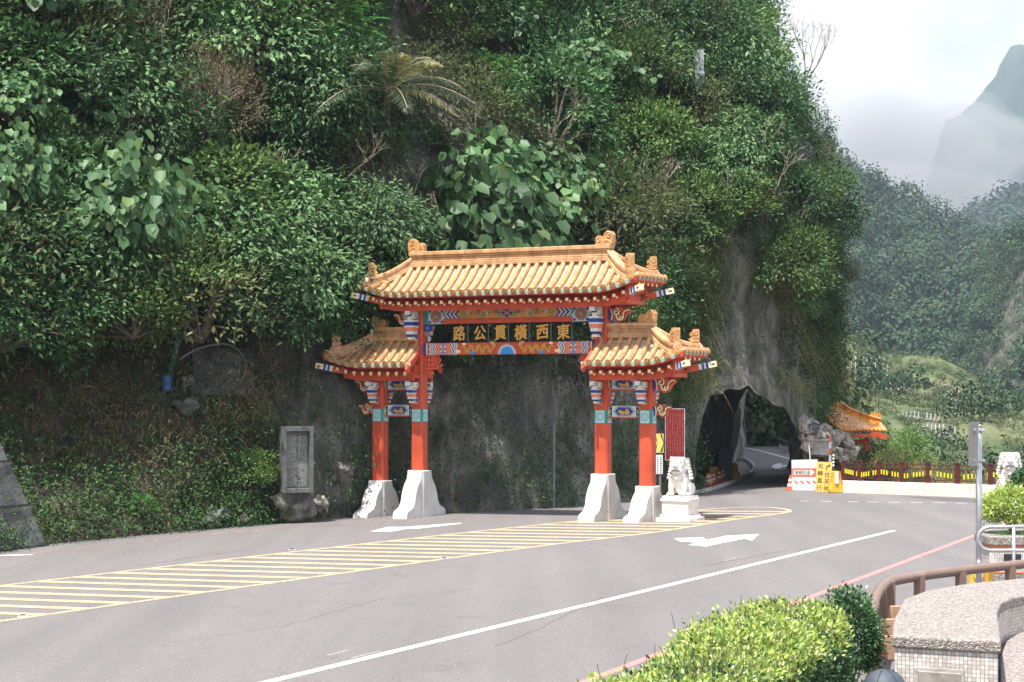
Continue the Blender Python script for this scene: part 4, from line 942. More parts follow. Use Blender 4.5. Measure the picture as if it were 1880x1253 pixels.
# picture position of every grid point, to find where on the cliff a plant roots
PXg = 940 + F * Kd[..., 0] / np.maximum(Kd[..., 1], 5); PYg = HZ - F * (Kd[..., 2] - CAMH) / np.maximum(Kd[..., 1], 5)
def on_cliff(px, py):
    d = (PXg - px) ** 2 + (PYg - py) ** 2 + Kd[..., 1] * .5; i, j = np.unravel_index(np.argmin(d), d.shape); return Kd[i, j], Nd[i, j]
bnd = Nd[60, 60]; sgn_n = 1 if bnd[0] > 0 else -1
def depth_at(px, py, out=.3): p, n = on_cliff(px, py); return p[1] - out
def outward(p, n, k): n = n * sgn_n; return Vector(p) + Vector(n) * k
named = [   # kind, px, py, scale, out, label, category, variant
 ('big', 235, 400, (1.35, 1.2, 1.55), 3.4, 'large hanging broad-leaved shrub in front of the slope, left of the green post', 'shrub', 0),
 ('big', 25, 330, (.9, .9, 1.1), 3.2, 'broad-leaved shrub cut by the left edge, the lower of two', 'shrub', 0),
 ('big', 20, 200, (.9, .9, .8), 3.0, 'broad-leaved shrub cut by the left edge, the upper of two', 'shrub', 1),
 ('gloss', 560, 200, (1.5, 1.3, 1.55), 2.4, 'big glossy-leaved tree right of the brown dried shrub', 'tree', 0),
 ('gloss', 520, 410, (1.5, 1.2, 1.2), 1.8, 'glossy-leaved tree reaching out above the framed tablet', 'tree', 0),
 ('feather', 570, 40, (2.0, 1.5, 1.3), 1.8, 'wide bright green feathery tree at the top, left of the palm', 'tree', 0),
 ('feather', 180, 40, (1.0, 1.0, 1.3), 1.4, 'bright green feathery tree at the top left of the cliff', 'tree', 0),
 ('feather', 1120, 350, (.8, .8, 1.3), 2.4, 'bright green feathery shrub right of the broad leaves above the main roof', 'shrub', 0),
 ('feather', 672, 120, (.6, .6, .7), 1.6, 'small feathery green shrub just left of the palm', 'shrub', 0),
 ('feather', 890, 130, (.7, .7, .7), 1.2, 'light green feathery shrub between the palm and the upper broad-leaved shrubs', 'shrub', 0),
 ('big', 1000, 325, (1.05, .9, .9), 2.2, 'pale broad-leaved shrub directly above the main roof ridge', 'shrub', 1),
 ('big', 1060, 380, (.75, .8, .8), 1.7, 'small broad-leaved shrub low beside the feathery one above the roof', 'shrub', 0),
 ('big', 1075, 140, (1.3, 1.1, 1.0), 2.4, 'wide broad-leaved shrub high on the cliff above the gate', 'shrub', 1),
 ('big', 930, 60, (1.0, 1.0, .9), 1.3, 'broad-leaved shrub near the top of the frame right of the palm', 'shrub', 0),
 ('big', 855, 650, (.42, .4, .42), .8, 'broad-leaved sprig in front of the rock under the gate lower beam', 'shrub', 0),
 ('dry', 400, 200, (1.1, 1.0, 1.35), 3.0, 'tall brown dried shrub with bare twigs against the green slope', 'dead shrub', 0),
 ('dry', 1200, 400, (1.0, .9, .8), 1.2, 'tangle of brown dead twigs right of the gate roof', 'dead shrub', 0),
 ('dry', 1345, 110, (1.0, .8, .7), 1.2, 'rust-coloured dried shrub beside the white trickle of water', 'dead shrub', 0),
]
for kind, px, py, sc, out, lab, ct, vr in named:
    q = P(px, py, depth_at(px, py, out)); plant(kind, q, sc, R(rng.uniform(-40, 40)), lab, None, ct, var=vr)
for i_, (kd, px, py, s_, o_) in enumerate((('dark', 640, 590, .9, 1.6), ('mid', 740, 560, 1.0, 2.4), ('olive', 860, 560, .8, 2.2), ('mid', 960, 560, 1.0, 2.6), ('dark', 1060, 560, .9, 2.4), ('mid', 1150, 590, .9, 2.2), ('dark', 1010, 640, .6, 1.6), ('mid', 905, 620, .6, 1.6), ('mid', 1225, 640, .6, 1.3))):
    plant(kd, P(px, py, depth_at(px, py, o_)), (s_, s_, s_ * .8), i_ * 1.7, 'leafy bush hanging over the top of the bare rock right behind the gate', 'bushes hanging over the rock behind the gate', 'shrub', (.2, .3))
for i_, (kd, px, py, s_) in enumerate((('dark', 60, 480, 1.5), ('gloss', 430, 470, 1.3), ('mid', 330, 520, 1.2), ('dark', 150, 560, 1.4), ('gloss', 560, 520, 1.2), ('dark', 480, 560, 1.2), ('dark', 20, 600, 1.3), ('mid', 240, 590, 1.1), ('dark', 640, 500, 1.2), ('gloss', 690, 420, 1.1))):
    plant(kd, P(px, py, depth_at(px, py, 1.9)), (s_, s_, s_ * .9), i_ * 1.3, 'dark leafy canopy hanging low over the shaded slope left of the gate', 'low canopy over the left slope', 'tree', (.2, .3))
# the mass of the wood: rooted all over the cliff
cnt = {}
GL = {'dark': 'dark green small-leaved tree, one of many packed over the cliff', 'gloss': 'shiny-leaved tree with drooping leaves in the thick growth over the cliff', 'mid': 'bushy mid-green shrub in the thick growth over the cliff', 'olive': 'loose yellowish-green bush in the thick growth over the cliff',
      'big': 'small broad-leaved shrub within the thick growth over the cliff', 'feather': 'small feathery shrub within the thick growth over the cliff'}
placed = []
def try_plant(px, py, kinds, smin, smax, out, mind):
    p, n = on_cliff(px, py)
    if (PXg_of(p) - px) ** 2 + (PYg_of(p) - py) ** 2 > 900: return
    for q in placed:
        if (q[0] - p[0]) ** 2 + (q[1] - p[1]) ** 2 + (q[2] - p[2]) ** 2 < mind ** 2: return
    placed.append(p); kd = kinds[int(rng.integers(len(kinds)))]; s = rng.uniform(smin, smax)
    o = plant(kd, P(px, py, p[1] - out * s * 1.2), (s, s, s * rng.uniform(.8, 1.25)), rng.uniform(0, 6.28), GL[kd], {'dark': 'dark trees over the cliff', 'gloss': 'glossy trees over the cliff', 'mid': 'green bushes over the cliff', 'olive': 'olive bushes over the cliff', 'big': 'small broad-leaved shrubs over the cliff', 'feather': 'small feathery shrubs over the cliff'}[kd], 'tree' if kd in ('dark', 'gloss') else 'shrub', (rng.uniform(-.3, .3), rng.uniform(-.3, .3)))
    return o
def PXg_of(p): return 940 + F * p[0] / p[1]
def PYg_of(p): return HZ - F * (p[2] - CAMH) / p[1]
LEFTK = ['dark', 'gloss', 'mid', 'gloss', 'dark', 'olive', 'big']; MIDK = ['dark', 'mid', 'mid', 'olive', 'gloss', 'feather', 'big']; RGT = ['mid', 'mid', 'dark', 'olive', 'dark', 'gloss']
for _ in range(1500):
    px = rng.uniform(-120, 1600); py = rng.uniform(-80, 640)
    lim = 575 if px < 560 else (600 if px < 640 else (560 if px < 1180 else 620))
    if py > lim: continue
    if 1268 < px < 1448 and py > 385: continue
    if px >= 1425 and py > 600: continue
    if px > 1230 and py > 520 and px < 1300: continue
    if px > min(1345 + max(0, py) * .5, 1500): continue
    kk = LEFTK if px < 620 else (MIDK if px < 1180 else RGT)
    small = px > 1150
    if 690 < px < 900 and 60 < py < 290 and rng.uniform() < .85: continue
    if 330 < px < 470 and 90 < py < 330 and rng.uniform() < .7: continue
    if 470 < px < 800 and py > 330:
        try_plant(px, py, kk, .5, .85, .4, 1.1); continue
    try_plant(px, py, kk, .55 if small else .7, 1.3 if small else 1.75, .9, 1.3 if small else 1.8)
    if len(placed) > 235: break

# undergrowth: creepers, ferns and grass that cover whatever the shrubs leave (nobody could count it)
def undergrowth():
    r = np.random.default_rng(21); ii = r.integers(0, Un - 1, 60000); jj = r.integers(0, Vn - 1, 60000)
    p = Kd[ii, jj]; n = Nd[ii, jj] * sgn_n; px = PXg[ii, jj]; py = PYg[ii, jj]; z = p[:, 2]
    ok = (px > -250) & (px < 1640) & (py > -150) & (py < 1010) & (p[:, 1] > 20)
    # coverage by zone
    cov = np.where(z > 6.0, 1.0, .12)
    nz = np.array([fnoise(q, .55, 31, 3) for q in p])
    left = px < 520
    cov = np.where(left & (z < 6.5), np.where(py > 770, .9, .6), cov)
    cov = np.where(~left & (px < 1290) & (z <= 6.0), np.where(nz > .0, .9, .30), cov)
    rockface = (px > 1305) & (px < 1425) & (py > 455)
    cov = np.where(rockface, np.where((nz > .25) & (z > 5), .3, .02), cov)
    cov = np.where((px >= 1425) & (z > 2.2), .9, cov)
    s = ((p[:, 0] - A2.x) * cu[0] + (p[:, 1] - A2.y) * cu[1]) / CL
    hole = (s > -.02) & (s < 1.02) & (z < 4.6) & (px > 1280)
    ok &= ~hole & (r.uniform(size=len(p)) < cov)
    p, n, z, px = p[ok], n[ok], z[ok], px[ok]; m = min(len(p), 9500); sel = r.choice(len(p), m, replace=False); p, n, z, px = p[sel], n[sel], z[sel], px[sel]
    print('tufts', m)
    k = 26; c = np.repeat(p, k, 0); nn = np.repeat(n, k, 0); zz = np.repeat(z, k); xx = np.repeat(px, k)
    off = r.normal(size=c.shape) * .30; c = c + off + nn * r.uniform(.0, .55, (len(c), 1)) * np.where(zz > 5.5, 1.0, .45)[:, None]
    tip = unit(nn * .5 + r.normal(size=c.shape) * .6 + np.array([0, 0, -.45])); nr = unit(nn * .4 + np.array([0, 0, .9]) + r.normal(size=c.shape) * .4)
    V, Q = leafquads(c, tip, nr, r.uniform(.07, .17, len(c)), r.uniform(.035, .08, len(c)), .05)
    o = rawmesh('undergrowth', V, Q, [LM['cover'], LM['ivy']], mi=np.where(zz < 4.2, 1, 0)); tag(o, 'low creepers, ferns and leafy undergrowth covering the cliff between the shrubs', 'undergrowth', kind='stuff')
LM['cover'] = leafmat('leaf_cover_shade_tone', [(.014, .034, .013), (.026, .056, .019), (.045, .070, .023), (.020, .044, .016), (.060, .066, .026)], .65, .2, .2)  # leaf colour darkened to stand for shade in gaps between shrubs
LM['ivy'] = leafmat('leaf_ivy', [(.024, .068, .022), (.045, .105, .032), (.075, .13, .038), (.034, .085, .028)], .62, .2, .2)
undergrowth()
def blades(name, pts, nb, L, W, spread, down, m, label, cat_='grass', seed=5, kind='stuff', parent=None):
    """arching grass blades: 3 quads each"""
    r = np.random.default_rng(seed); P_ = np.repeat(np.array([p for p, n in pts]), nb, 0); Nm = np.repeat(np.array([n for p, n in pts]) * sgn_n, nb, 0); n = len(P_)
    P_ = P_ + r.normal(size=P_.shape) * spread; d = unit(Nm * .7 + np.array([0, 0, .9]) + r.normal(size=P_.shape) * .45); Ls = (L * r.uniform(.5, 1.2, n))[:, None]
    side = unit(np.cross(d, r.normal(size=d.shape))); V = []; K = 4
    for i in range(K + 1):
        t = i / K; q = P_ + d * Ls * t + np.array([0, 0, -1.0]) * down * Ls * t * t; w = W * (1 - t * .9)
        V.append(q + side * w / 2); V.append(q - side * w / 2)
    V = np.stack(V, 1).reshape(-1, 3); b = np.arange(n)[:, None] * (2 * (K + 1)); Q = np.concatenate([b + np.array([[2 * i, 2 * i + 1, 2 * i + 3, 2 * i + 2]]) for i in range(K)])
    o = rawmesh(name, V, Q, m, parent)
    if parent is None: tag(o, label, cat_, kind=kind)
    return o
LM['straw'] = leafmat('straw', [(.32, .24, .13), (.42, .31, .18), (.20, .15, .08), (.26, .22, .10)], .8, .25, .2)
def region(px0, px1, py0, py1, n, seed):
    r = np.random.default_rng(seed); out = []
    for _ in range(n): out.append(on_cliff(r.uniform(px0, px1), r.uniform(py0, py1)))
    return out
blades('hanging_grass', region(1180, 1310, 470, 730, 70, 1) + region(1425, 1530, 480, 730, 60, 2) + region(1290, 1340, 440, 560, 14, 3) + region(1000, 1180, 470, 640, 40, 6), 34, 1.15, .03, .22, 1.1, LM['grass'], 'long grass blades hanging over the rock face around the tunnel and behind the gate')
blades('dry_grass', region(30, 500, 620, 860, 110, 4) + region(380, 470, 690, 760, 12, 14) + region(1380, 1425, 455, 500, 6, 8), 26, .7, .03, .28, .9, LM['straw'], 'brown dry grass and fallen stalks on the left slope and by the tunnel rock')
blades('bank_grass', region(0, 500, 820, 985, 60, 9) + region(560, 1280, 850, 935, 50, 10), 18, .35, .018, .25, .6, LM['grass'], 'short green grass on the foot of the slope and of the cliff')
blades('hanging_vines', region(540, 1290, 500, 640, 80, 16) + region(60, 560, 520, 620, 50, 17) + region(1180, 1300, 430, 600, 30, 18), 9, 2.2, .018, .4, 1.5, LM['cover'], 'thin vines and roots trailing down over the rock below the bushes')
for i_, (kd, px, py, s_) in enumerate((('dark', 1262, 500, .5), ('olive', 1255, 590, .4), ('mid', 1243, 670, .4), ('mid', 1330, 400, .45))):
    plant(kd, P(px, py, depth_at(px, py, .7)), (s_, s_, s_ * 1.2), i_ * 1.7, 'small bush clinging to the sheer rock beside the bare grey face over the tunnel', 'bushes on the rock around the tunnel', 'shrub', (.2, .3))
for kd, px, py, s_, lab in (('mid', 472, 868, .48, 'bright green leafy bush on the slope just left of the framed tablet'), ('feather', 262, 930, .35, 'fresh green tuft near the foot of the left slope'), ):
    plant(kd, P(px, py, depth_at(px, py, .5)), (s_, s_, s_), 1.0, lab)
# palm
def palm(pos, nfr, L, seed, label, m1, rz0=0):
    e = empty('palm_tree', pos, 0, label, 'palm'); r = np.random.default_rng(seed); mb = MB(); mb.tube([(-.3, 1.6, -2.0), (-.15, .9, -1.0), (0, 0, 0)], [.19, .17, .14], 8); mb.build('trunk', M_bark, e, fix=False)
    for f in range(nfr):
        az = rz0 + f * 2.4 + r.uniform(-.3, .3); el = r.uniform(.15, 1.2); d = np.array([math.cos(az) * math.cos(el), math.sin(az) * math.cos(el), math.sin(el)]); Lf = L * r.uniform(.75, 1.1)
        K = 26; tt = np.linspace(0, 1, K); pts = d * Lf * tt[:, None] + np.array([0, 0, -1.0]) * Lf * .55 * (tt ** 2)[:, None]
        C_, T_, N_, Ls = [], [], [], []
        for k in range(2, K):
            tan = unit(pts[k] - pts[k - 1]); sd = unit(np.cross(tan, np.array([0, 0, 1.0])))
            for s in (-1, 1):
                for h in (0, .5):
                    C_.append(pts[k] + (pts[k] - pts[k - 1]) * h); T_.append(sd * s + tan * .55 + np.array([0, 0, -.45]) + r.normal(size=3) * .1); N_.append(np.cross(tan, sd) * -1 + sd * s * .3); Ls.append(.55 * math.sin(math.pi * min(1, k / K * .85 + .12)) + .1)
        V, Q = leafquads(np.array(C_), np.array(T_), np.array(N_), np.array(Ls), .032); fr = rawmesh('frond', V, Q, m1[f % len(m1)], e)
        mb = MB(); mb.tube([tuple(p) for p in pts[::3]], .014, 4); mb.build('frond_rib', M_barkl, fr, fix=False)
M_pf = leafmat('palm_leaf', [(.05, .10, .045), (.09, .14, .06), (.15, .18, .08)], .35, .25, .6); M_pd = leafmat('palm_leaf_yellow', [(.30, .26, .11), (.22, .21, .09)], .5, .3)
palm(P(712, 168, depth_at(712, 200, 3.4)), 30, 3.3, 3, 'palm with long arching fronds, some yellowed, on the cliff above the gate roof left end', [M_pf, M_pf, M_pd, M_pf], .2)
palm(P(175, 262, depth_at(175, 262, 2.6)), 7, 1.5, 8, 'small palm with pale fronds among the shrubs, left of the brown dried shrub', [M_pf], .5)
p, n = on_cliff(1085, 560); 
# bare twiggy trees
def bare_tree(pos, H, seed, label, lean=(0, 0), m=None, depth=5, spread=.6):
    r = random.Random(seed); mb = MB()
    def grow(p, d, L, rad, k):
        q = p + d * L; mid = p.lerp(q, .5) + Vector((r.uniform(-1, 1), r.uniform(-1, 1), r.uniform(-1, 1))) * L * .08; mb.tube([p, mid, q], [rad, rad * .85, rad * .7], 5 if k > 2 else 4, cap=False)
        if k == 0: return
        for c in range(3 if r.random() < .45 else 2):
            nd = (d + Vector((r.uniform(-1, 1), r.uniform(-1, 1), r.uniform(-.6, 1))) * spread).normalized(); grow(q, nd, L * r.uniform(.62, .85), rad * .62, k - 1)
    grow(Vector((0, 0, 0)), Vector((lean[0], lean[1], 1)).normalized(), H * .28, H * .016, depth)
    e = empty('bare_tree', pos, 0, label, 'bare tree'); mb.build('branches', m or M_barkl, e, fix=False); return e
bare_tree(P(1452, 192, 90), 4.4, 4, 'leafless tree on the cliff crest against the white clouds', (.6, 0), depth=6)
bare_tree(P(1470, 380, depth_at(1470, 380, 1.2)), 3.0, 9, 'pale bare branches jutting from the green cliff end', (.9, -.3))
bare_tree(P(1190, 420, depth_at(1190, 420, 1.6)), 3.0, 12, 'bare arching branches over the brown twigs right of the gate roof', (.5, -.3))
bare_tree(P(1010, 250, depth_at(1010, 250, 2)), 2.4, 15, 'thin bare branches among the broad leaves high above the gate', (.8, -.3))
bare_tree(P(500, 95, depth_at(500, 95, 2.6)), 2.6, 18, 'dark bare branches below the wide feathery tree', (-.5, -.4), M_bark)
for i_, (px, py) in enumerate(((120, 130), (215, 250), (300, 75), (60, 90), (640, 300), (760, 330), (820, 420), (900, 250), (1130, 60), (1230, 170), (1290, 300), (1380, 250), (1420, 330), (1340, 360), (560, 330), (465, 330))):
    bare_tree(P(px, py + 25, depth_at(px, py, 2.3)), 1.5 + (i_ * 7 % 5) * .25, 40 + i_, 'pale bare twigs poking out of the green growth on the cliff', (((i_ * 5) % 7 - 3) * .4, -.4), depth=4, spread=.7)['group'] = 'bare twigs on the cliff'
# crest trees forming the outline against the sky
CT = [('mid', 1548, 335, 84.5, .42, 'small bush jutting from the outer cliff end, the uppermost of three'), ('dark', 1556, 425, 84, .45, 'small dark bush jutting from the outer cliff end, middle of three'), ('olive', 1562, 505, 84, .36, 'small olive bush jutting furthest right from the cliff end'), ('dark', 1385, 10, 93, .9, 'dark tree at the very top of the cliff edge'), ('mid', 1392, 110, 90, .8, 'green tree on the cliff edge above the leafless tree'), ('dark', 1362, 60, 93, 1.0, 'dense tree set back just left of the top cliff edge'), ('mid', 1440, 225, 90, .7, 'bush at the foot of the leafless tree'), ('dark', 1490, 250, 87, .7, 'dark bush on the crest right of the leafless tree'), ('olive', 1515, 305, 85, .6, 'olive bush on the outer crest of the cliff end'),
      ('mid', 1490, 365, 84, .7, 'leafy bush on the outer side of the cliff end, upper'), ('dark', 1478, 450, 83.5, .7, 'dark bush bulging on the outer side of the cliff end, middle'), ('mid', 1478, 545, 83, .6, 'leafy bush on the outer side of the cliff end, lower'), ('olive', 1478, 640, 81, .65, 'straggly olive bush low on the cliff end above the rubble'), ('olive', 1500, 715, 81.5, .5, 'straggly bush leaning over the fallen tiled roof')]
for kd, px, py, Y, s, lab in CT: plant(kd, P(px, py, Y), (s, s, s * 1.1), rng.uniform(0, 6), lab, None, 'tree' if kd == 'dark' else 'shrub')
# little fall of water
M_fall = mat('white_water', (.30, .33, .36), .7, var=.6, vscale=6)
e = empty('waterfall', P(1284, 100, depth_at(1284, 100, 2.9)), 0, 'thin white trickle of water high on the cliff', 'waterfall'); mb = MB(); p0 = Vector(e.location)
for k in range(11):
    r_ = random.Random(k); pts = [P(1277 + k * 1.4 + r_.uniform(-1.5, 1.5), 92 + j * 9, e.location.y - j * .02) - p0 for j in range(9)]; mb.tube(pts, [.02 + .03 * r_.random() for _ in pts], 5)
mb.build('falling_water', M_fall, e, fix=False)
# ================================================================ guardian lions
M_marble = mat('white_marble', (.80, .77, .73), .7, col2=(.66, .63, .59), vscale=5, bump=.3, bscale=24)
def remeshed(mb, name, m, parent, vox=.022, sm=2, bump=None):
    o = mb.build(name, m, parent, fix=False); r = o.modifiers.new('r', 'REMESH'); r.mode = 'VOXEL'; r.voxel_size = vox
    s = o.modifiers.new('s', 'SMOOTH'); s.factor = .5; s.iterations = sm
    me = bpy.data.meshes.new_from_object(o.evaluated_get(bpy.context.evaluated_depsgraph_get())); o.modifiers.clear(); o.data = me
    for p in me.polygons: p.use_smooth = True
    return o
def lion(pos, rz, label):
    e = empty('stone_lion', pos, rz, label, 'lion statue', 'stone lions by the road'); rr = random.Random(3)
    mb = MB(); mb.box((0, 0, .04), (1.12, 1.12, .12)); mb.box((0, 0, .14), (.94, .94, .10)); mb.box((0, 0, .40), (.84, .84, .40)); mb.box((0, 0, .635), (.92, .92, .07)); mb.box((0, 0, .71), (.84, .84, .08))
    for s, ax in ((-1, 1), (1, 0)):      # carved panels
        for k in range(5):
            a = -.28 + k * .14
            c = [(a + .05 * math.cos(t) * (1 - t / 9), .40 + .07 * math.sin(t) * (1 - t / 9)) for t in [i * .6 for i in range(10)]]
            mb.tube([((x, -.425, z) if ax else (.425, x, z)) for x, z in c], .014, 5)
    mb.build('pedestal', M_marble, e, bevel=.012)
    b = MB(); Z = .75
    b.blob((0, .12, Z + .34), (.27, .30, .34), 3); b.blob((0, -.06, Z + .52), (.25, .22, .28), 3)            # trunk, chest
    for s in (-1, 1):
        b.blob((s * .23, .20, Z + .20), (.15, .24, .21), 3); b.blob((s * .26, -.05, Z + .06), (.10, .18, .07), 2)   # haunch, hind paw
        b.tube([(s * .20, -.14, Z + .50), (s * .22, -.20, Z + .28), (s * .20, -.22, Z + .08)], [.11, .085, .08], 10)  # fore leg
        b.blob((s * .20, -.29, Z + .06), (.11, .14, .07), 2)
        for k in range(3): b.blob((s * .20 - .06 + k * .06, -.40, Z + .045), (.032, .045, .04), 1)
    b.blob((.20, -.34, Z + .10), .12, 2)                                                                       # cub under the paw
    b.blob((0, -.10, Z + .85), (.25, .24, .24), 3); b.box((0, -.10, Z + 1.02), (.44, .40, .22)); b.box((0, -.28, Z + .86), (.34, .18, .16))   # head, brow, muzzle
    b.blob((0, -.38, Z + .92), (.09, .06, .05), 2)                                                              # nose
    b.box((0, -.26, Z + .70), (.28, .16, .06))                                                                  # lower jaw
    for s in (-1, 1):
        b.blob((s * .10, -.33, Z + 1.0), (.06, .045, .045), 2); b.blob((s * .10, -.32, Z + 1.07), (.09, .05, .03), 2)
        b.blob((s * .25, -.06, Z + 1.0), (.05, .08, .09), 2); b.tube([(s * .17, -.34, Z + .82), (s * .19, -.36, Z + .76), (s * .15, -.36, Z + .73)], .035, 6)
    for row in range(7):      # curls of the mane
        for k in range(9):
            a = math.pi * (-.05 + 1.10 * k / 8); zz = Z + 1.10 - row * .095; r_ = .25 + .02 * row; b.blob((r_ * math.cos(a), -.02 + r_ * .95 * math.sin(a), zz), .052, 1)
    for k in range(7): b.blob((-.21 + k * .07, -.20, Z + 1.14), .045, 1)
    for k in range(8): b.blob((.10 * math.sin(k * 2.2), .34 + .03 * math.cos(k), Z + .25 + k * .07), .065, 1)   # tail
    b.tube([(-.24, -.22, Z + .62), (0, -.31, Z + .55), (.24, -.22, Z + .62)], .028, 6); b.blob((0, -.32, Z + .52), .045, 2)
    remeshed(b, 'body', M_marble, e, .018, 1)
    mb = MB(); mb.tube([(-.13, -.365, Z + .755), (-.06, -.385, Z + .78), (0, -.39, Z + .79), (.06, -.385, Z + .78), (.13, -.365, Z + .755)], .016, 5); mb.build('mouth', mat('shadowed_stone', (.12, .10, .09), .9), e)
    return e
lion(G(1249, 956), -TH, 'white stone lion on a carved pedestal beside the rightmost gate pillar')
lion(Vector((14.75, 56.5, gz(14.7))), -R(12), 'white stone lion cut by the right edge, behind the planter bushes')

# ================================================================ left slope: wall, posts, tablet, rocks, nets
M_oldc = mat('old_dark_concrete', (.14, .145, .14), .9, col2=(.045, .05, .045), vscale=1.4, bump=.6, bscale=10)
M_stone = mat('pale_boulder', (.20, .19, .175), .9, col2=(.07, .07, .065), vscale=3, bump=.7, bscale=9)
M_tan = mat('fallen_rock', (.46, .41, .36), .9, col2=(.24, .215, .19), vscale=4, bump=.7, bscale=9)
M_gpost = mat('green_painted_steel', (.015, .11, .05), .5, var=.3, vscale=6)
M_bpl = mat('blue_plastic', (.02, .09, .26), .5, var=.3, vscale=8)
M_wire = mat('net_wire', (.22, .22, .22), .5, .6)
e = empty('retaining_wall', G(0, 1011), 0, 'dark mossy concrete retaining wall block at the left edge of the road', 'wall'); o0 = Vector(e.location)
a = G(-420, 1062) - o0; b = G(88, 1003) - o0; up = Vector((-.35, .25, 0)); mb = MB()
f = [a, b, Vector((-.2, .1, 3.9)) + up, a + Vector((0, 0, 4.9)) + up]; bk = [p + Vector((-.8, 1.2, 0)) for p in f]
mb.add(f + bk, [(0, 1, 2, 3), (7, 6, 5, 4), (1, 5, 6, 2), (0, 3, 7, 4), (3, 2, 6, 7), (0, 4, 5, 1)]); wallo = mb.build('wall', M_oldc, e, bevel=.05)
mb = MB()
for k in (1.15, 2.35): mb.bar(a.lerp(a + Vector((0, 0, 4.9)) + up, k / 4.9) + Vector((.03, -.04, 0)), b.lerp(Vector((-.2, .1, 3.9)) + up, k / 3.9) + Vector((.03, -.04, 0)), .05, .05)
mb.build('joint', M_black, wallo)
def rock(pos, s, seed, m, label, group=None, cat_='rock', flat=True, rot=None):
    mb = MB(); mb.blob((0, 0, 0), s, 2, 0, 1.1, seed, 1.3); o = mb.build('rock', m, smooth=not flat, fix=False, loc=pos); o.rotation_euler = rot or (seed, seed * .7, seed * 2); return tag(o, label, cat_, group)
rl = [(G(78, 992, .25), (.35, .3, .45), M_stone, 'pale broken rock standing at the end of the dark retaining wall'), (G(62, 975, .5), (.3, .3, .35), M_stone, 'upper broken rock against the dark retaining wall'),
      (G(172, 985, .12), (.5, .35, .22), M_stone, 'lowest flat pale rock of the three on the green slope'), (G(180, 974, .30), (.42, .3, .2), M_stone, 'middle pale rock of the three on the green slope'), (G(162, 968, .55), (.3, .3, .16), M_stone, 'topmost pale rock of the three on the green slope'),
      (P(622, 868, depth_at(622, 868)), (.42, .36, .36), M_stone, 'pale boulder caught in the net left of the gate'), (P(340, 745, depth_at(340, 745)), (.34, .28, .28), M_oldc, 'grey boulder under the curled net on the slope'), (P(345, 700, depth_at(345, 700)), (.22, .2, .18), M_stone, 'small grey boulder just below the curled net'), (P(588, 928, depth_at(588, 928)), (.3, .3, .2), M_tan, 'brownish rock at the foot of the tablet'), (P(447, 952, depth_at(447, 952)), (.16, .14, .1), M_tan, 'small stone at the road edge below the tablet slope'),
      (G(452, 962, .05), (.12, .1, .08), M_tan, 'tiny stone on the road edge'), (P(392, 955, depth_at(392, 955, .1)), (.5, .3, .2), M_oldc, 'low dark rock half sunk in the slope foot')]
for i, (p, s, m, lab) in enumerate(rl): rock(p, s, i + 2, m, lab)
e = empty('steel_post', P(312, 690, depth_at(312, 690, .1)), 0, 'leaning green steel post on the slope below the hanging leaves', 'post'); b0 = Vector(e.location)
mb = MB(); mb.bar((0, 0, 0), P(339, 580, depth_at(312, 690, .1)) - b0, .20, .16); mb.build('post', M_gpost, e, bevel=.01); mb = MB(); mb.bar(P(318, 672, depth_at(312, 690, .2)) - b0, P(336, 590, depth_at(312, 690, .2)) - b0, .06, .03); mb.build('web', M_gpost, e)
e = empty('steel_post', P(434, 600, depth_at(434, 600, .3)), 0, 'short upright green steel post half hidden above the net', 'post'); b0 = Vector(e.location); mb = MB(); mb.bar((0, 0, 0), P(437, 505, depth_at(434, 600, .3)) - b0, .16, .14); mb.build('post', M_gpost, e, bevel=.01)
e = empty('plastic_drum', P(306, 704, depth_at(306, 704, .4)), 0, 'small blue plastic drum at the foot of the leaning green post', 'drum'); mb = MB(); mb.lathe([(.13, -.25), (.15, -.2), (.15, .2), (.13, .25)], (0, 0, 0), 14); mb.build('drum', M_bpl, e, bevel=.01); mb = MB(); mb.lathe([(.155, -.02), (.155, .02)], (0, 0, .1), 14); mb.build('rib', M_bpl, e)
def net(name, corners, nx_, ny_, out, r, label, roll=None):
    mb = MB(); g = []
    for i in range(nx_ + 1):
        row = []
        for j in range(ny_ + 1):
            px = corners[0] + (corners[2] - corners[0]) * i / nx_; py = corners[1] + (corners[3] - corners[1]) * j / ny_; p, n = on_cliff(px, py); d = Vector(p).y; q = P(px, py, d) + Vector((.7, -.7, 0)) * (out + .12 * noise.noise(Vector((px * .02, py * .02, 0)))); row.append(q)
        g.append(row)
    for s in (0, 1):
        for k in range(-ny_, nx_ + ny_):
            path = [g[k + t][t if s else ny_ - t] for t in range(ny_ + 1) if 0 <= k + t <= nx_]
            if len(path) > 1: mb.tube(path, r, 3, cap=False)
    e = empty(name, g[0][0], 0, label, 'net'); 
    for i in range(len(mb.v)): mb.v[i] = tuple(Vector(mb.v[i]) - g[0][0])
    mb.build('mesh', M_wire, e, fix=False)
    if roll:
        mb = MB(); mb.tube(smooth_path([P(x, y, y2) - g[0][0] for x, y, y2 in roll], 5), .03, 5); mb.build('edge_rope', M_wire, e)
net('rockfall_net', (335, 640, 450, 725), 26, 20, .5, .007, 'torn grey wire net curling over the slope right of the green post', [(x, y, depth_at(x, y, .8)) for x, y in ((330, 660), (365, 640), (410, 632), (440, 645), (452, 675), (440, 705))])
net('rockfall_net', (590, 690, 760, 935), 34, 46, .22, .006, 'grey wire net draped on the rock behind the left gate pillars')
net('rockfall_net', (830, 670, 1010, 920), 34, 46, .22, .005, 'fine grey wire net on the rock seen through the gate')
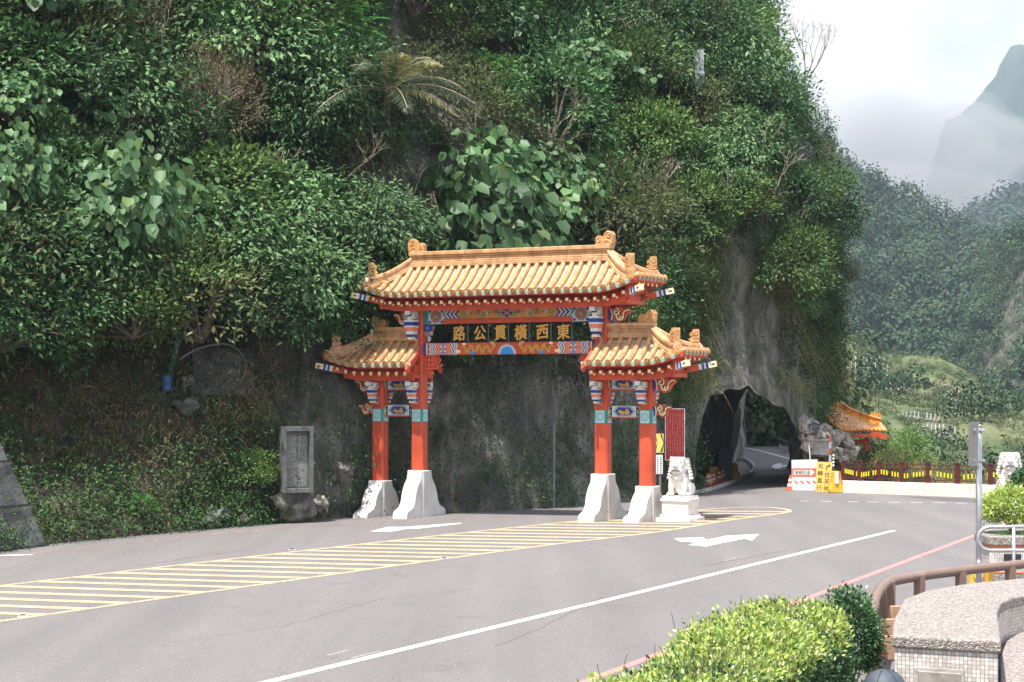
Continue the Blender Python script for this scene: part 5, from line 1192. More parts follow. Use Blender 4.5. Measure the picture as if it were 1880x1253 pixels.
# framed tablet
M_frame = mat('weathered_stone_frame', (.11, .115, .115), .85, var=.3, vscale=5, bump=.3, bscale=18)
M_tab = mat('dull_metal_tablet', (.10, .105, .10), .4, .2, col2=(.05, .055, .05), vscale=4)
M_txt = mat('faded_lettering', (.42, .42, .40), .7)
e = empty('framed_tablet', P(546, 905, 59.2), R(18), 'grey stone-framed inscribed tablet on the rock, left of the gate', 'tablet'); W, H = .96, 2.05
mb = MB(); mb.box((-W / 2 + .06, 0, H / 2), (.12, .34, H)); mb.box((W / 2 - .06, 0, H / 2), (.12, .34, H)); mb.box((0, 0, .07), (W - .245, .34, .14)); mb.box((0, 0, H - .07), (W - .245, .34, .14)); mb.build('frame', M_frame, e, bevel=.012)
mb = MB(); mb.box((0, .10, H / 2), (W - .23, .05, H - .27)); tb = mb.build('tablet', M_tab, e)
mb = MB(); r_ = random.Random(8)
for j in range(44):
    x = -.33
    while x < .32:
        w_ = r_.uniform(.012, .03)
        if not (-.02 < x < .02) and r_.random() < .86: mb.box((x + w_ / 2, .072, .2 + j * .036), (w_, .004, .017))
        x += w_ + .008
mb.build('lettering', M_txt, tb, fix=False)
mb = MB(); mb.blob((.02, .45, -.35), (.62, .42, .55), 3, 0, .7, 9, 1.6); mb.build('footing', M_rock, e, fix=False)
mb = MB(); mb.box((0, .3, H / 2), (W, .3, H)); mb.build('backing', M_oldc, e, bevel=.02)

# ================================================================ signs and poles by the tunnel
M_redsign = mat('red_sign_face', (.50, .022, .016), .45, var=.1, vscale=5); M_wsign = mat('white_sign_face', (.78, .78, .80), .5, var=.08, vscale=4)
M_ysign = mat('yellow_sign_face', (.80, .56, .14), .55, var=.1, vscale=4); M_osign = mat('orange_red_band', (.70, .16, .10), .5)
M_grey = mat('grey_painted_steel', (.20, .22, .23), .5, .3); M_ybar = mat('yellow_plastic', (.72, .42, .04), .5, var=.15, vscale=4); M_ink = mat('black_ink', (.015, .015, .018), .6)
e = empty('notice_board', P(1239, 915, 69.3), R(2), 'tall red notice board with columns of white writing behind the stone lion', 'notice board'); b0 = Vector(e.location); k = 69.3 / F; zb, zt = (915 - 845) * k, (915 - 751) * k
mb = MB(); mb.box((0, 0, (zb + zt) / 2), (35 * k, .04, zt - zb)); bd = mb.build('board', M_redsign, e, bevel=.006)
mb = MB();
for s in (-1, 1): mb.box((s * 17.6 * k, -.005, (zb + zt) / 2), (.03, .06, zt - zb + .03)); mb.box((0, -.005, (zb + zt) / 2 + s * (zt - zb) / 2), (35 * k, .06, .03))
mb.build('rim', M_wsign, bd)
mb = MB(); r_ = random.Random(5); fams = '一二三五工土木田口中日目王上下山川水火石'
gly = {c: text_pts(c, .055) for c in '口田目工土王中日'}
for c in range(7):
    x = .27 - c * .088; z = zt - .16; end = zb + (.12 if c % 3 else .35)
    while z > end:
        z -= .052
        if r_.random() < .88: mb.box((x, -.023, z), (.024, .003, .006)); mb.box((x + r_.uniform(-.008, .008), -.0235, z + .008), (.006, .003, .026))
mb.build('lettering', M_wsign, bd, fix=False)
mb = MB(); mb.box((-.2, .05, zb / 2 - .1), (.05, .05, zb + .3)); mb.box((.2, .05, zb / 2 - .1), (.05, .05, zb + .3)); mb.build('post', M_grey, e)
e = empty('curve_sign', P(1212, 922, 66.4), R(-6), 'yellow and black chevron sign over a small white plate, behind the rightmost gate pillar', 'road sign'); k = 66.4 / F
mb = MB(); mb.tube([(0, 0, -.1), (0, 0, 124 * k)], .035, 8); mb.build('post', M_grey, e)
mb = MB(); mb.box((-.06, -.05, (922 - 814) * k), (.36, .02, .66)); pl = mb.build('chevron_plate', M_ysign, e); mb = MB()
for x0 in (-.22, .0): mb.add([(x0, -.064, 1.74), (x0 + .12, -.064, 2.05), (x0, -.064, 2.36), (x0 + .07, -.064, 2.36), (x0 + .19 - .06, -.064, 2.05), (x0 + .07, -.064, 1.74)], [(0, 1, 2, 3, 4, 5)])
mb.build('chevron', M_ink, pl, fix=False)
mb = MB(); mb.box((-.06, -.05, (922 - 853) * k), (.30, .02, .66)); pl = mb.build('text_plate', M_wsign, e); mb = MB()
for j in range(9): mb.box((.03, -.063, 1.02 + j * .065), (.05, .003, .035)); mb.box((-.08, -.063, 1.02 + j * .065), (.05, .003, .03))
mb.build('lettering', M_ink, pl)
e = empty('utility_pole', P(1017, 930, 64.8), 0, 'slim dark pole standing against the rock, seen through the gate', 'pole'); mb = MB(); mb.tube([(0, 0, 0), (0, 0, 2.8)], .035, 8); mb.build('pole', M_grey, e); mb = MB(); mb.lathe([(.045, 2.8), (.045, 2.84)]); mb.build('cap', M_grey, e)
M_cone = mat('cone_orange', (.78, .13, .05), .5, var=.1, vscale=5)
def cone(pos, h, label, rz=0):
    e = empty('traffic_cone', pos, rz, label, 'traffic cone', 'traffic cones at the tunnel'); mb = MB(); mb.box((0, 0, .02), (.36 * h / .6, .36 * h / .6, .04)); mb.build('base', M_cone, e, bevel=.01)
    r = lambda z: (.13 * (1 - z / h) + .025); mb = MB(); mb.lathe([(r(z), z) for z in (.04, h * .3, h * .6, h)], n=14); bd = mb.build('body', M_cone, e, smooth=False)
    for a, b in ((.28, .45), (.60, .76)): mb = MB(); mb.lathe([(r(h * a) + .006, h * a), (r(h * b) + .006, h * b)], n=14); mb.build('reflective_band', M_wsign, bd)
    return e
for i, (px, py, lab) in enumerate(((1299, 891, 'orange and white cone nearest the lion, leftmost of the row in the tunnel mouth'), (1304, 889.5, 'second cone from the left in the tunnel mouth'), (1310, 888, 'third cone from the left in the tunnel mouth'), (1320, 884, 'fourth cone from the left, in front of the yellow box'), (1327, 881, 'rightmost cone in the tunnel mouth, left of the dark panel'))): cone(G(px, py), .52, lab, i)
cone(G(1451, 901), .6, 'cone peeping out left of the white and red detour sign')
e = empty('plastic_crate', G(1314, 884), R(15), 'small ochre plastic box behind the cones', 'box'); mb = MB(); mb.box((0, .35, .28), (.34, .3, .56)); mb.build('box', M_ybar, e, bevel=.03); mb = MB(); mb.box((0, .35, .58), (.38, .34, .05)); mb.build('lid', M_ybar, e, bevel=.01)
e = empty('sign_trailer', G(1331, 880), R(-14), 'tall dark blue-grey sign panel standing in the tunnel mouth', 'sign panel'); M_slate = mat('slate_panel', (.09, .125, .15), .5, var=.15, vscale=3)
mb = MB(); mb.box((0, .2, 1.05), (.58, .08, .62)); mb.box((0, .2, .36), (.58, .08, .6)); mb.build('panel', M_slate, e, bevel=.03)
mb = MB(); mb.box((0, .2, .70), (.60, .10, .05)); mb.box((-.27, .24, .68), (.05, .05, 1.36)); mb.box((.27, .24, .68), (.05, .05, 1.36)); mb.build('frame', M_grey, e)
e = empty('plastic_barrier', G(1349, 878), R(-30), 'ochre yellow plastic barrier right of the dark panel in the tunnel', 'barrier'); mb = MB(); mb.prism([(-.22, 0), (.22, 0), (.20, .12), (.09, .32), (.07, .62), (-.07, .62), (-.09, .32), (-.20, .12)], -.2, .2); mb.build('body', M_ybar, e, bevel=.03); mb = MB(); mb.box((0, 0, .65), (.08, .12, .06)); mb.build('cap', M_ybar, e)
e = empty('hand_cart', G(1281, 896), R(20), 'folded wire hand cart with a red handle beside the cones', 'cart'); mb = MB()
for y in (-.12, .12): mb.tube([(-.25, y, .42), (-.05, y, .03), (.12, y, .03), (.2, y, .36), (.34, y, .38)], .012, 5)
for x, z in ((-.15, .22), (.03, .03), (.2, .36)): mb.tube([(x, -.12, z), (x, .12, z)], .012, 5)
mb.build('frame', M_steel, e, fix=False); mb = MB(); mb.box((-.27, 0, .44), (.12, .28, .1)); mb.build('handle', M_redsign, e, bevel=.02)
for s in (-1, 1): mb = MB(); mb.tube([(.05 + .07 * math.cos(a), s * .15, .07 + .07 * math.sin(a)) for a in [k_ * math.pi / 6 for k_ in range(12)]], .014, 5, closed=True); mb.build('wheel', M_black, e, fix=False)
e = empty('detour_sign', G(1476, 901.5), R(3), 'white detour sign with a red band and white arrow, left of the yellow sign', 'sign'); b0 = Vector(e.location); k = b0.y / F
def S(px, py): return ((px - 1476) * k, (901.5 - py) * k)
mb = MB(); pts = [S(1454, 901), S(1497, 901), S(1501, 844), S(1453, 845)]; mb.prism(pts, -.02, .02); bd = mb.build('board', M_wsign, e)
mb = MB(); v = -.024
art(mb, [S(1454, 876), S(1498, 876), S(1499, 860), S(1453.5, 860)], v, 0); art(mb, [S(1457, 872), S(1488, 872), S(1488, 874.5), S(1496, 867.5), S(1488, 861.5), S(1488, 864), S(1457, 864)], v - .003, 1)
for j in range(4): x = 1456 + j * 11.5; art(mb, [S(x, 883), S(x + 4.5, 883), S(x + 10, 889), S(x + 5.5, 889)], v, 0)
for j, ch in enumerate('車輛改道'): x, z = S(1462.5 + j * 7, 868); put_text(mb, ch, (x, v - .006, z), (1, 0, 0), (0, 0, 1), .15, 2)
mb.build('markings', [M_osign, M_wsign, M_ink], bd, fix=False)
mb = MB()
for x in (-.4, .4): mb.bar((x, .03, 1.1), (x, .45, 0), .03, .03); mb.box((x, .0, .02), (.04, .12, .04))
mb.build('stand', M_grey, e)
e = empty('direction_sign', G(1511, 904), R(-3), 'yellow sign with two columns of black writing and a turning arrow', 'sign'); b0 = Vector(e.location); k = b0.y / F
def S2(px, py): return ((px - 1511) * k, (904 - py) * k)
mb = MB(); mb.prism([S2(1496.5, 903), S2(1524.5, 904), S2(1528, 849), S2(1500, 848)], -.02, .02); bd = mb.build('board', M_ysign, e)
mb = MB()
for ch, px, py in (('右', 1507, 856), ('轉', 1505.8, 869), ('直', 1504.8, 882), ('行', 1503.5, 896), ('往', 1518.5, 872), ('天', 1517.5, 884.5), ('祥', 1516.5, 897)): x, z = S2(px, py); put_text(mb, ch, (x, -.026, z), (1, 0, 0), (.05, 0, 1), .205, 0, 0)
mb.tube([(S2(1517, 863)[0], -.026, S2(1517, 863)[1]), (S2(1517.5, 856)[0], -.026, S2(1517, 856)[1]), (S2(1522, 855)[0], -.026, S2(1522, 855)[1])], .014, 4); art(mb, [S2(1521.5, 858), S2(1524.5, 855), S2(1521.5, 852)], -.03, 0)
mb.build('lettering', M_ink, bd, fix=False); mb = MB(); mb.bar((0, .03, 1.0), (0, .5, 0), .04, .03); mb.build('stand', M_grey, e)
e = empty('plastic_barrier', G(1536, 905), R(8), 'yellow plastic road barrier standing right of the yellow sign', 'barrier'); mb = MB(); mb.prism([(-.30, 0), (.24, 0), (.24, .12), (.16, .34), (.10, .80), (-.16, .80), (-.2, .34), (-.30, .12)], -.18, .18); bd = mb.build('body', M_ybar, e, bevel=.03)
mb = MB(); mb.box((-.06, -.2, .55), (.12, .05, .40)); mb.build('white_panel', M_wsign, e); mb = MB(); mb.box((.04, -.19, .7), (.05, .03, .2)); mb.box((.12, -.19, .5), (.04, .03, .14)); mb.build('grip', M_rose, e)
e = empty('striped_pole', G(1524, 896), 0, 'red and white striped pole behind the yellow sign', 'pole'); 
for j in range(8): mb = MB(); mb.box((0, 0, .13 + j * .255), (.09, .05, .25), (0, R(1.5), 0)); mb.build('stripe_section', M_wsign if j % 2 == 0 else M_osign, e)
e = empty('thin_pole', G(1491, 897), 0, 'thin white leaning rod behind the detour sign', 'pole'); mb = MB(); mb.tube([(.03, 0, 0), (-.13, 0, 1.75)], .022, 6); mb.build('rod', M_wsign, e); mb = MB(); mb.lathe([(.035, 1.7), (.02, 1.78)], (-.13, 0, 0), 8); mb.build('tip', M_grey, e)
e = empty('warning_lamps', G(1530, 897), 0, 'pole of small round white warning lamps by the yellow barrier', 'lamp post'); mb = MB(); mb.tube([(0, 0, 0), (0, 0, 1.32)], .015, 5); mb.build('pole', M_grey, e)
for j in range(4): mb = MB(); mb.blob((0, -.02, .88 + j * .13), .045, 2); mb.build('lamp', M_wsign, e, smooth=True)

e = empty('road_guard_rail', P(1368, 818, 140), 0, 'dark roadside guard rail seen through the tunnel', 'guard rail'); b0 = Vector(e.location); gq = [P(1340, 813, 148), P(1368, 817, 142), P(1400, 822, 134), (P(1432, 829, 125)), P(1460, 838, 115), P(1490, 850, 105)]
mb = MB()
for a, b in zip(gq[:-1], gq[1:]): mb.bar(a - b0 + Vector((0, 0, .62)), b - b0 + Vector((0, 0, .62)), .08, .34)
mb.build('beam', M_slate, e)
for a, b in zip(gq[:-1], gq[1:]):
    for k_ in range(2): mb = MB(); p = a.lerp(b, k_ / 2) - b0; mb.box((p.x, p.y - .1, .25), (.16, .16, .9)); mb.build('post', M_conc, e)
# ================================================================ parapet and railing
M_par = mat('pale_parapet_concrete', (.70, .64, .58), .85, var=.12, vscale=1.2, bump=.15, bscale=12)
M_brn = mat('maroon_railing_paint', (.10, .022, .020), .45, var=.2, vscale=6); M_rfl = mat('yellow_reflective_strip', (.78, .62, .02), .4)
wa = wl - wd * .12; wb = wr + wd * 12; e = empty('parapet', wa, 0, 'low pale concrete parapet along the road edge under the maroon railing', 'wall')
nrm_ = Vector((-wd.y, wd.x, 0)); L_ = (wb - wa).length; nseg = 10
for j in range(nseg):
    p = wa.lerp(wb, j / nseg) - wa; q = wa.lerp(wb, (j + 1) / nseg) - wa - wd * .012; mb = MB(); mb.bar(p + nrm_ * .12 + Vector((0, 0, .22)), q + nrm_ * .12 + Vector((0, 0, .22)), .26, .46); mb.build('section', M_par, e, bevel=.012)
def on_wall(px):       # point of the parapet line under a picture column
    k = (px - 940) / F; t = (k * wl.y - wl.x) / (wd.x - k * wd.y); return wl + wd * t
fe = empty('railing', on_wall(1545), 0, 'maroon metal railing with yellow reflective strips on the pale parapet', 'railing'); f0 = Vector(fe.location)
posts = [1545, 1575, 1611, 1653, 1700, 1754, 1815, 1885]; PH = .70; zb = .45
me_b = me_r = me_p = None
for i, px in enumerate(posts):
    p = on_wall(px) + nrm_ * .12 - f0
    if me_p is None:
        mb = MB(); mb.box((0, 0, PH / 2), (.14, .14, PH)); mb.box((0, 0, PH + .02), (.17, .17, .04)); o = mb.build('post', M_brn, fe, bevel=.01); me_p = o.data
    else: o = bpy.data.objects.new('post', me_p); C.objects.link(o); o.parent = fe
    o.location = p + Vector((0, 0, zb)); o.rotation_euler = (0, 0, math.atan2(wd.y, wd.x))
    if i < len(posts) - 1:
        q = on_wall(posts[i + 1]) + nrm_ * .12 - f0; 
        for z in (.10, .50, .64): mb = MB(); mb.bar(p + Vector((0, 0, zb + z)), q + Vector((0, 0, zb + z)), .04, .032); mb.build('rail', M_brn, fe)
        n_ = 8
        for j in range(n_):
            r = p.lerp(q, (j + .7) / (n_ + .4))
            if me_b is None: mb = MB(); mb.box((0, 0, .30), (.022, .022, .40)); o = mb.build('baluster', M_brn, fe); me_b = o.data
            else: o = bpy.data.objects.new('baluster', me_b); C.objects.link(o); o.parent = fe
            o.location = r + Vector((0, 0, zb)); ba = o
            if (i + j) % 6 != 5:
                dz = .02 - .008 * (j if i % 2 == 0 else n_ - j) 
                if me_r is None: mb = MB(); mb.box((0, 0, .32), (.045, .04, .17)); o = mb.build('reflective_strip', M_rfl, ba); me_r = o.data
                else: o = bpy.data.objects.new('reflective_strip', me_r); C.objects.link(o); o.parent = ba
                o.location = (0, 0, dz * 2)

# ================================================================ rubble, fallen roof, bank behind the parapet
mb = MB(); mb.blob((16.0, 82.4, -1.2), (2.7, 4.4, 2.6), 4, 0, .35, 3, 1.6); tag(mb.build('bank', M_soil, smooth=True, fix=False), kind='structure')
mb = MB(); mb.blob((13.1, 79.2, .3), (1.6, 1.4, 1.7), 4, 0, .55, 6, 1.8); mb.blob((12.25, 77.6, .8), (.8, 1.0, 1.4), 3, 0, .5, 8, 1.8); tag(mb.build('rock_outcrop', M_rock, smooth=False, fix=False), kind='structure')
r_ = random.Random(12)
for i in range(46):
    t = r_.random(); px = 1478 + 85 * t + r_.uniform(-8, 8); py = 775 + 42 * t + r_.uniform(-6, 40) ; s = r_.uniform(.14, .36)
    rock(P(px, py, 75.6 - (py - 775) * .010 + r_.uniform(-.2, .2) + 2.4 * t), (s, s * .8, s * r_.uniform(.45, .9)), i + 30, M_tan, 'broken tan rock of the rubble heap right of the tunnel', 'rubble rocks by the tunnel')
e = empty('concrete_block', P(1505, 836, 75.4), R(-8), 'tilted pale concrete block lying in the rubble above the signs', 'concrete block'); mb = MB(); mb.box((0, 0, .3), (.80, .5, .56), (R(4), R(2), 0)); mb.build('block', M_conc, e, bevel=.03); mb = MB(); mb.box((0, -.02, .60), (.88, .56, .06), (R(4), R(2), 0)); mb.build('top_slab', M_tan, e, bevel=.02)
e = empty('dark_hood', P(1495, 783, 75.2), 0, 'dark rounded rubber mat stuck on top of the rubble', 'mat'); mb = MB(); mb.blob((0, 0, 0), (.22, .05, .16), 3, 0, .2, 4); mb.build('mat', M_slate, e, smooth=True); mb = MB(); mb.tube([(-.2, -.05, .04), (0, -.06, .14), (.2, -.05, .04)], .015, 5); mb.build('rim', M_black, e)
YR = 79.2
e = empty('fallen_roof', P(1560, 790, YR), 0, 'collapsed piece of orange tiled roof with red eaves lying on the rubble', 'roof'); b0 = Vector(e.location)
rid = smooth_path([P(1500, 746, YR + .5), P(1522, 746, YR + .6), P(1541, 750, YR + .7), P(1562, 762, YR + .7), P(1590, 773, YR + .7), P(1616, 780, YR + .6)], 6); eav = smooth_path([P(1503, 757, YR - .2), P(1516, 772, YR - .4), P(1532, 784, YR - .5), P(1552, 794, YR - .6), P(1585, 793, YR - .6), P(1626, 794, YR - .5)], 6)
M_otile = mat('orange_glazed_tile', (.66, .27, .045), .3, spec=.6, var=.45, vscale=5, coat=.2); mb = MB(); n_ = len(rid); mb.add([p - b0 for p in rid] + [p - b0 for p in eav] , [(i, i + 1, n_ + i + 1, n_ + i) for i in range(n_ - 1)]); rf = mb.build('roof_slab', M_otile, e, fix=False); so_ = rf.modifiers.new('s', 'SOLIDIFY'); so_.thickness = .12
mb = MB()
for i in range(0, n_, 1):
    a, b = rid[i] - b0, eav[i] - b0; path = [a.lerp(b, t) + Vector((0, -.07, .07 + .10 * math.sin(math.pi * t) * -.5)) for t in (0, .25, .5, .75, 1.04)]; mb.tube(path, [.055, .07, .055, .07, .06], 6)
mb.build('tile_rolls', M_otile, rf, smooth=True, fix=False)
mb = MB(); mb.tube([p - b0 + Vector((0, 0, .10)) for p in rid[8:]], .11, 8); mb.tube([p - b0 + Vector((0, -.1, .24)) for p in rid[12:]], .06, 6)
for j in range(5): mb.box(rid[-1 - j] - b0 + Vector((0, -.05, .33)), (.09, .12, .22 + .05 * (j % 2)), (0, R(10), 0))
mb.build('ridge', M_otile, rf, fix=False)
mb = MB()
for i in range(18, n_ - 1): mb.bar(eav[i] - b0 + Vector((0, .05, -.18)), eav[i + 1] - b0 + Vector((0, .05, -.15)), .5, .13)
mb.bar(P(1560, 812, YR) - b0, P(1586, 811, YR) - b0, .25, .2); mb.bar(P(1590, 800, YR) - b0, P(1592, 828, YR) - b0, .2, .2, up=(0, 1, 0)); mb.bar(P(1600, 797, YR - .5) - b0, P(1628, 803, YR - .6) - b0, .4, .22)
mb.build('red_beams', M_red, rf)
mb = MB(); mb.bar(P(1556, 809, YR - .2) - b0, P(1561, 816, YR - .2) - b0, .3, .25); mb.build('painted_end', M_lblue, e)
for kd, px, py, Y, s, lab in (('mid', 1622, 848, 80, .6, 'low green bush behind the railing below the fallen roof'), ('olive', 1565, 850, 79, .5, 'straggly bush behind the left end of the railing'), ('mid', 1665, 840, 79, .75, 'round green bush behind the railing, right of the fallen roof'), ('feather', 1612, 772, 85.6, .45, 'fresh green sprig growing behind the fallen roof'), ('olive', 1640, 858, 76, .5, 'dry-looking low bush close behind the railing'), ('olive', 1500, 690, 81.5, .7, 'loose bush hanging right of the tunnel arch')):
    plant(kd, P(px, py, Y), (s, s, s), r_.uniform(0, 6), lab)
pts_b = []
for _ in range(130): x = r_.uniform(12.8, 20); y = 80 - (x - 13) * .8 + r_.uniform(-3, 6); pts_b.append((np.array([x, y, (.9 if x < 16 else .9 - (x - 16) * .35) - (y - 77) * .05]), np.array([0, 0, 1.0]) * sgn_n))
blades('bank_grass', pts_b, 30, .8, .02, .35, .7, LM['grass'], 'tall mixed grass on the bank just behind the railing', seed=7)

# ================================================================ foreground right: poles, planter, guard rail, bench, bin, hedge
e = empty('sign_pole', G(1797, 1094), 0, 'grey steel pole carrying a sign seen edge-on, in front of the railing', 'pole'); k = e.location.y / F; zt = (1094 - 784) * k + gz(9)*0
mb = MB(); mb.tube([(0, 0, 0), (0, 0, zt)], .057, 14); mb.lathe([(.064, zt), (.06, zt + .03), (.03, zt + .05)], n=14); mb.build('pole', M_steel, e, smooth=True)
mb = MB(); mb.box((-.085, .05, zt - .33), (.014, .62, .82), (0, R(1), R(3))); mb.build('sign_plate', mat('sign_back', (.42, .44, .45), .4, .6), e, bevel=.004)
for z in (zt - .06, zt - .63): mb = MB(); mb.box((0, 0, z), (.21, .14, .05)); mb.build('bracket', M_steel, e, bevel=.01)
mb = MB(); mb.lathe([(.075, (1094 - 1036) * k), (.075, (1094 - 1032) * k)], n=14); mb.build('collar', M_steel, e)
YH = 33.5; e = empty('handrail', Vector(((1861 - 940) / F * YH, YH, gz(9))), 0, 'galvanised tube handrail with a rounded end in front of the planter', 'handrail'); b0 = Vector(e.location)
mb = MB(); loop = [(2010, 966), (1880, 967), (1830, 968)] + [(1818 - 23 * math.sin(a), 989.5 - 21.5 * math.cos(a)) for a in [math.pi * i_ / 10 for i_ in range(11)]] + [(1830, 1011), (1880, 1011), (2010, 1011)]
mb.tube([P(x, y, YH) - b0 for x, y in loop], .034, 10); mb.build('rail', M_steel, e, smooth=True, fix=False)
for px in (1861, 1990): mb = MB(); q = P(px, 967, YH) - b0; mb.tube([(q.x, .0, -.05), (q.x, 0, q.z)], .032, 10); mb.build('post', M_steel, e, smooth=True, fix=False)
# mosaic and pebble-dash materials
def uvmat_tile(name):
    m = bpy.data.materials.new(name); m.use_nodes = True; nt = m.node_tree; p = nt.nodes['Principled BSDF']; t = N(nt, 'ShaderNodeTexCoord')
    b = N(nt, 'ShaderNodeTexBrick'); b.offset = 0; b.inputs['Scale'].default_value = 1; b.inputs['Brick Width'].default_value = .05; b.inputs['Row Height'].default_value = .05; b.inputs['Mortar Size'].default_value = .0032; b.inputs['Mortar Smooth'].default_value = .3
    LK(nt, t.outputs['UV'], b.inputs['Vector']); b.inputs['Color1'].default_value = (.72, .71, .70, 1); b.inputs['Color2'].default_value = (.50, .44, .40, 1); b.inputs['Mortar'].default_value = (.20, .18, .17, 1)
    n = N(nt, 'ShaderNodeTexNoise'); n.inputs['Scale'].default_value = 3; n.inputs['Detail'].default_value = 5; LK(nt, t.outputs['UV'], n.inputs['Vector']); r = N(nt, 'ShaderNodeValToRGB'); LK(nt, n.outputs[0], r.inputs[0]); r.color_ramp.elements[0].position = .3; r.color_ramp.elements[0].color = (.72, .69, .66, 1); r.color_ramp.elements[1].position = .6
    x = N(nt, 'ShaderNodeMix', data_type='RGBA', blend_type='MULTIPLY'); x.inputs[0].default_value = 1; LK(nt, b.outputs[0], x.inputs[6]); LK(nt, r.outputs[0], x.inputs[7]); LK(nt, x.outputs[2], p.inputs['Base Color']); p.inputs['Roughness'].default_value = .35
    bp = N(nt, 'ShaderNodeBump'); bp.inputs['Strength'].default_value = .6; bp.inputs['Distance'].default_value = .004; bp.invert = True; LK(nt, b.outputs[1], bp.inputs['Height']); LK(nt, bp.outputs[0], p.inputs['Normal']); return m
M_mos = uvmat_tile('mosaic_tile')
M_peb = bpy.data.materials.new('pebble_dash'); M_peb.use_nodes = True
def pebble(m, a, b_, sc):
    nt = m.node_tree; p = nt.nodes['Principled BSDF']; t = N(nt, 'ShaderNodeTexCoord'); v = N(nt, 'ShaderNodeTexVoronoi'); v.inputs['Scale'].default_value = sc; LK(nt, t.outputs['Object'], v.inputs['Vector'])
    s = N(nt, 'ShaderNodeSeparateColor'); LK(nt, v.outputs['Color'], s.inputs[0]); r = N(nt, 'ShaderNodeValToRGB'); LK(nt, s.outputs[0], r.inputs[0]); e_ = r.color_ramp.elements; e_[0].color = (*a, 1); e_[1].color = (*b_, 1); e_.new(.75); e_[1].color = tuple((x + y) / 2 for x, y in zip(a, b_)) + (1,)
    LK(nt, r.outputs[0], p.inputs['Base Color']); p.inputs['Roughness'].default_value = .8; bp = N(nt, 'ShaderNodeBump'); bp.inputs['Strength'].default_value = .9; bp.inputs['Distance'].default_value = .012; bp.invert = True; LK(nt, v.outputs['Distance'], bp.inputs['Height']); LK(nt, bp.outputs[0], p.inputs['Normal'])
pebble(M_peb, (.13, .11, .10), (.44, .395, .365), 44)
def solid(name, pts, z0, z1, m, parent, bevel=0, closed=True):     # upright prism with metric UVs on its sides
    n = len(pts); me = bpy.data.meshes.new(name); V = [(p[0], p[1], z0) for p in pts] + [(p[0], p[1], z1) for p in pts]
    Fc = [tuple(range(n - 1, -1, -1)), tuple(range(n, 2 * n))] + [(i, (i + 1) % n, (i + 1) % n + n, i + n) for i in range(n)]; me.from_pydata(V, [], Fc); me.materials.append(m); uv = me.uv_layers.new(name='UVMap'); arc = [0]
    for i in range(n): arc.append(arc[-1] + (Vector(pts[(i + 1) % n][:2]) - Vector(pts[i][:2])).length)
    for f in me.polygons:
        if f.index < 2:
            for li in f.loop_indices: v = me.vertices[me.loops[li].vertex_index].co; uv.data[li].uv = (v.x, v.y)
        else:
            i = f.index - 2
            for li, (u_, v_) in zip(f.loop_indices, ((arc[i], z0), (arc[i + 1], z0), (arc[i + 1], z1), (arc[i], z1))): uv.data[li].uv = (u_, v_)
    me.update(); o = bpy.data.objects.new(name, me); C.objects.link(o); o.parent = parent
    if bevel: b = o.modifiers.new('b', 'BEVEL'); b.width = bevel; b.segments = 3; b.limit_method = 'ANGLE'; b.angle_limit = R(50)
    return o
def inset(pts, d):     # pull an outline inwards
    c = Vector((sum(p[0] for p in pts) / len(pts), sum(p[1] for p in pts) / len(pts))); out = []; n = len(pts)
    ar = sum(pts[i][0] * pts[(i + 1) % n][1] - pts[(i + 1) % n][0] * pts[i][1] for i in range(n)); sg = 1 if ar > 0 else -1
    for i in range(n):
        a, b, c_ = Vector(pts[i - 1][:2]), Vector(pts[i][:2]), Vector(pts[(i + 1) % n][:2]); u = (b - a).normalized(); v = (c_ - b).normalized(); n1 = Vector((-u.y, u.x)); n2 = Vector((-v.y, v.x)); m_ = (n1 + n2).normalized(); k_ = 1 / max(.4, m_.dot(n1)); q = b + m_ * d * sg * k_; out.append((q.x, q.y))
    return out
def H_(px, py, h): Y = (CAMH - h) * F / (py - HZ); return ((px - 940) / F * Y, Y)
M_oline = mat('orange_tile_line', (.60, .16, .06), .5)
# planter
e = empty('planter', Vector((9.5, 38, gz(9.5))), R(-4), 'mosaic-tiled planter with pebble-dash rim and orange lines at the right edge', 'planter')
pp = [(0, 0), (4, 0), (4, 2.6), (.3, 2.6), (-.05, 1.2)]
solid('pebble_base', pp, -.1, .19, M_peb, e, .02); solid('tile_line', inset(pp, -.004), .192, .222, M_oline, e); solid('mosaic', inset(pp, .02), .224, .70, M_mos, e); solid('tile_line', inset(pp, -.004), .702, .74, M_oline, e); solid('rim', inset(pp, -.03), .742, .93, M_peb, e, .03)
mb = MB(); mb.box((.47, .012, .50), (.34, .03, .16)); mb.build('vent_plate', M_black, e, bevel=.01)
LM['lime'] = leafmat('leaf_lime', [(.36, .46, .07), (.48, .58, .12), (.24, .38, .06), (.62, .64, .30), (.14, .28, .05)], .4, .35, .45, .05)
LM['limedark'] = leafmat('leaf_dark_and_hedge_shade', [(.05, .12, .05), (.08, .17, .06), (.03, .08, .035)], .35, .25, .5, .05)
def topiary(name, pos, rad, ncl, lab, m, L=.07):
    r = np.random.default_rng(int(abs(pos[0] * 100))); e = empty(name, pos, 0, lab, 'shrub'); V, Q, cc = foliage(r, rad, ncl, 26, L, L * .5, .12, .0, .75, low=-.7); rawmesh('foliage', V, Q, m, e)
    stems((0, 0, -rad[2] - .1), cc[:8] * .8, .02, r).build('stems', M_bark, e, fix=False); return e
topiary('clipped_shrub', (10.15, 38.8, 1.62), (.52, .5, .36), 420, 'clipped yellow-green shrub in the planter, the front one', LM['lime'])
topiary('clipped_shrub', (11.0, 40.4, 2.0), (.38, .4, .30), 260, 'small darker clipped shrub behind the front one in the planter', LM['limedark'])
topiary('clipped_shrub', (11.0, 39.0, 1.5), (.5, .5, .4), 300, 'clipped yellow-green shrub in the planter, cut by the right edge', LM['lime'])
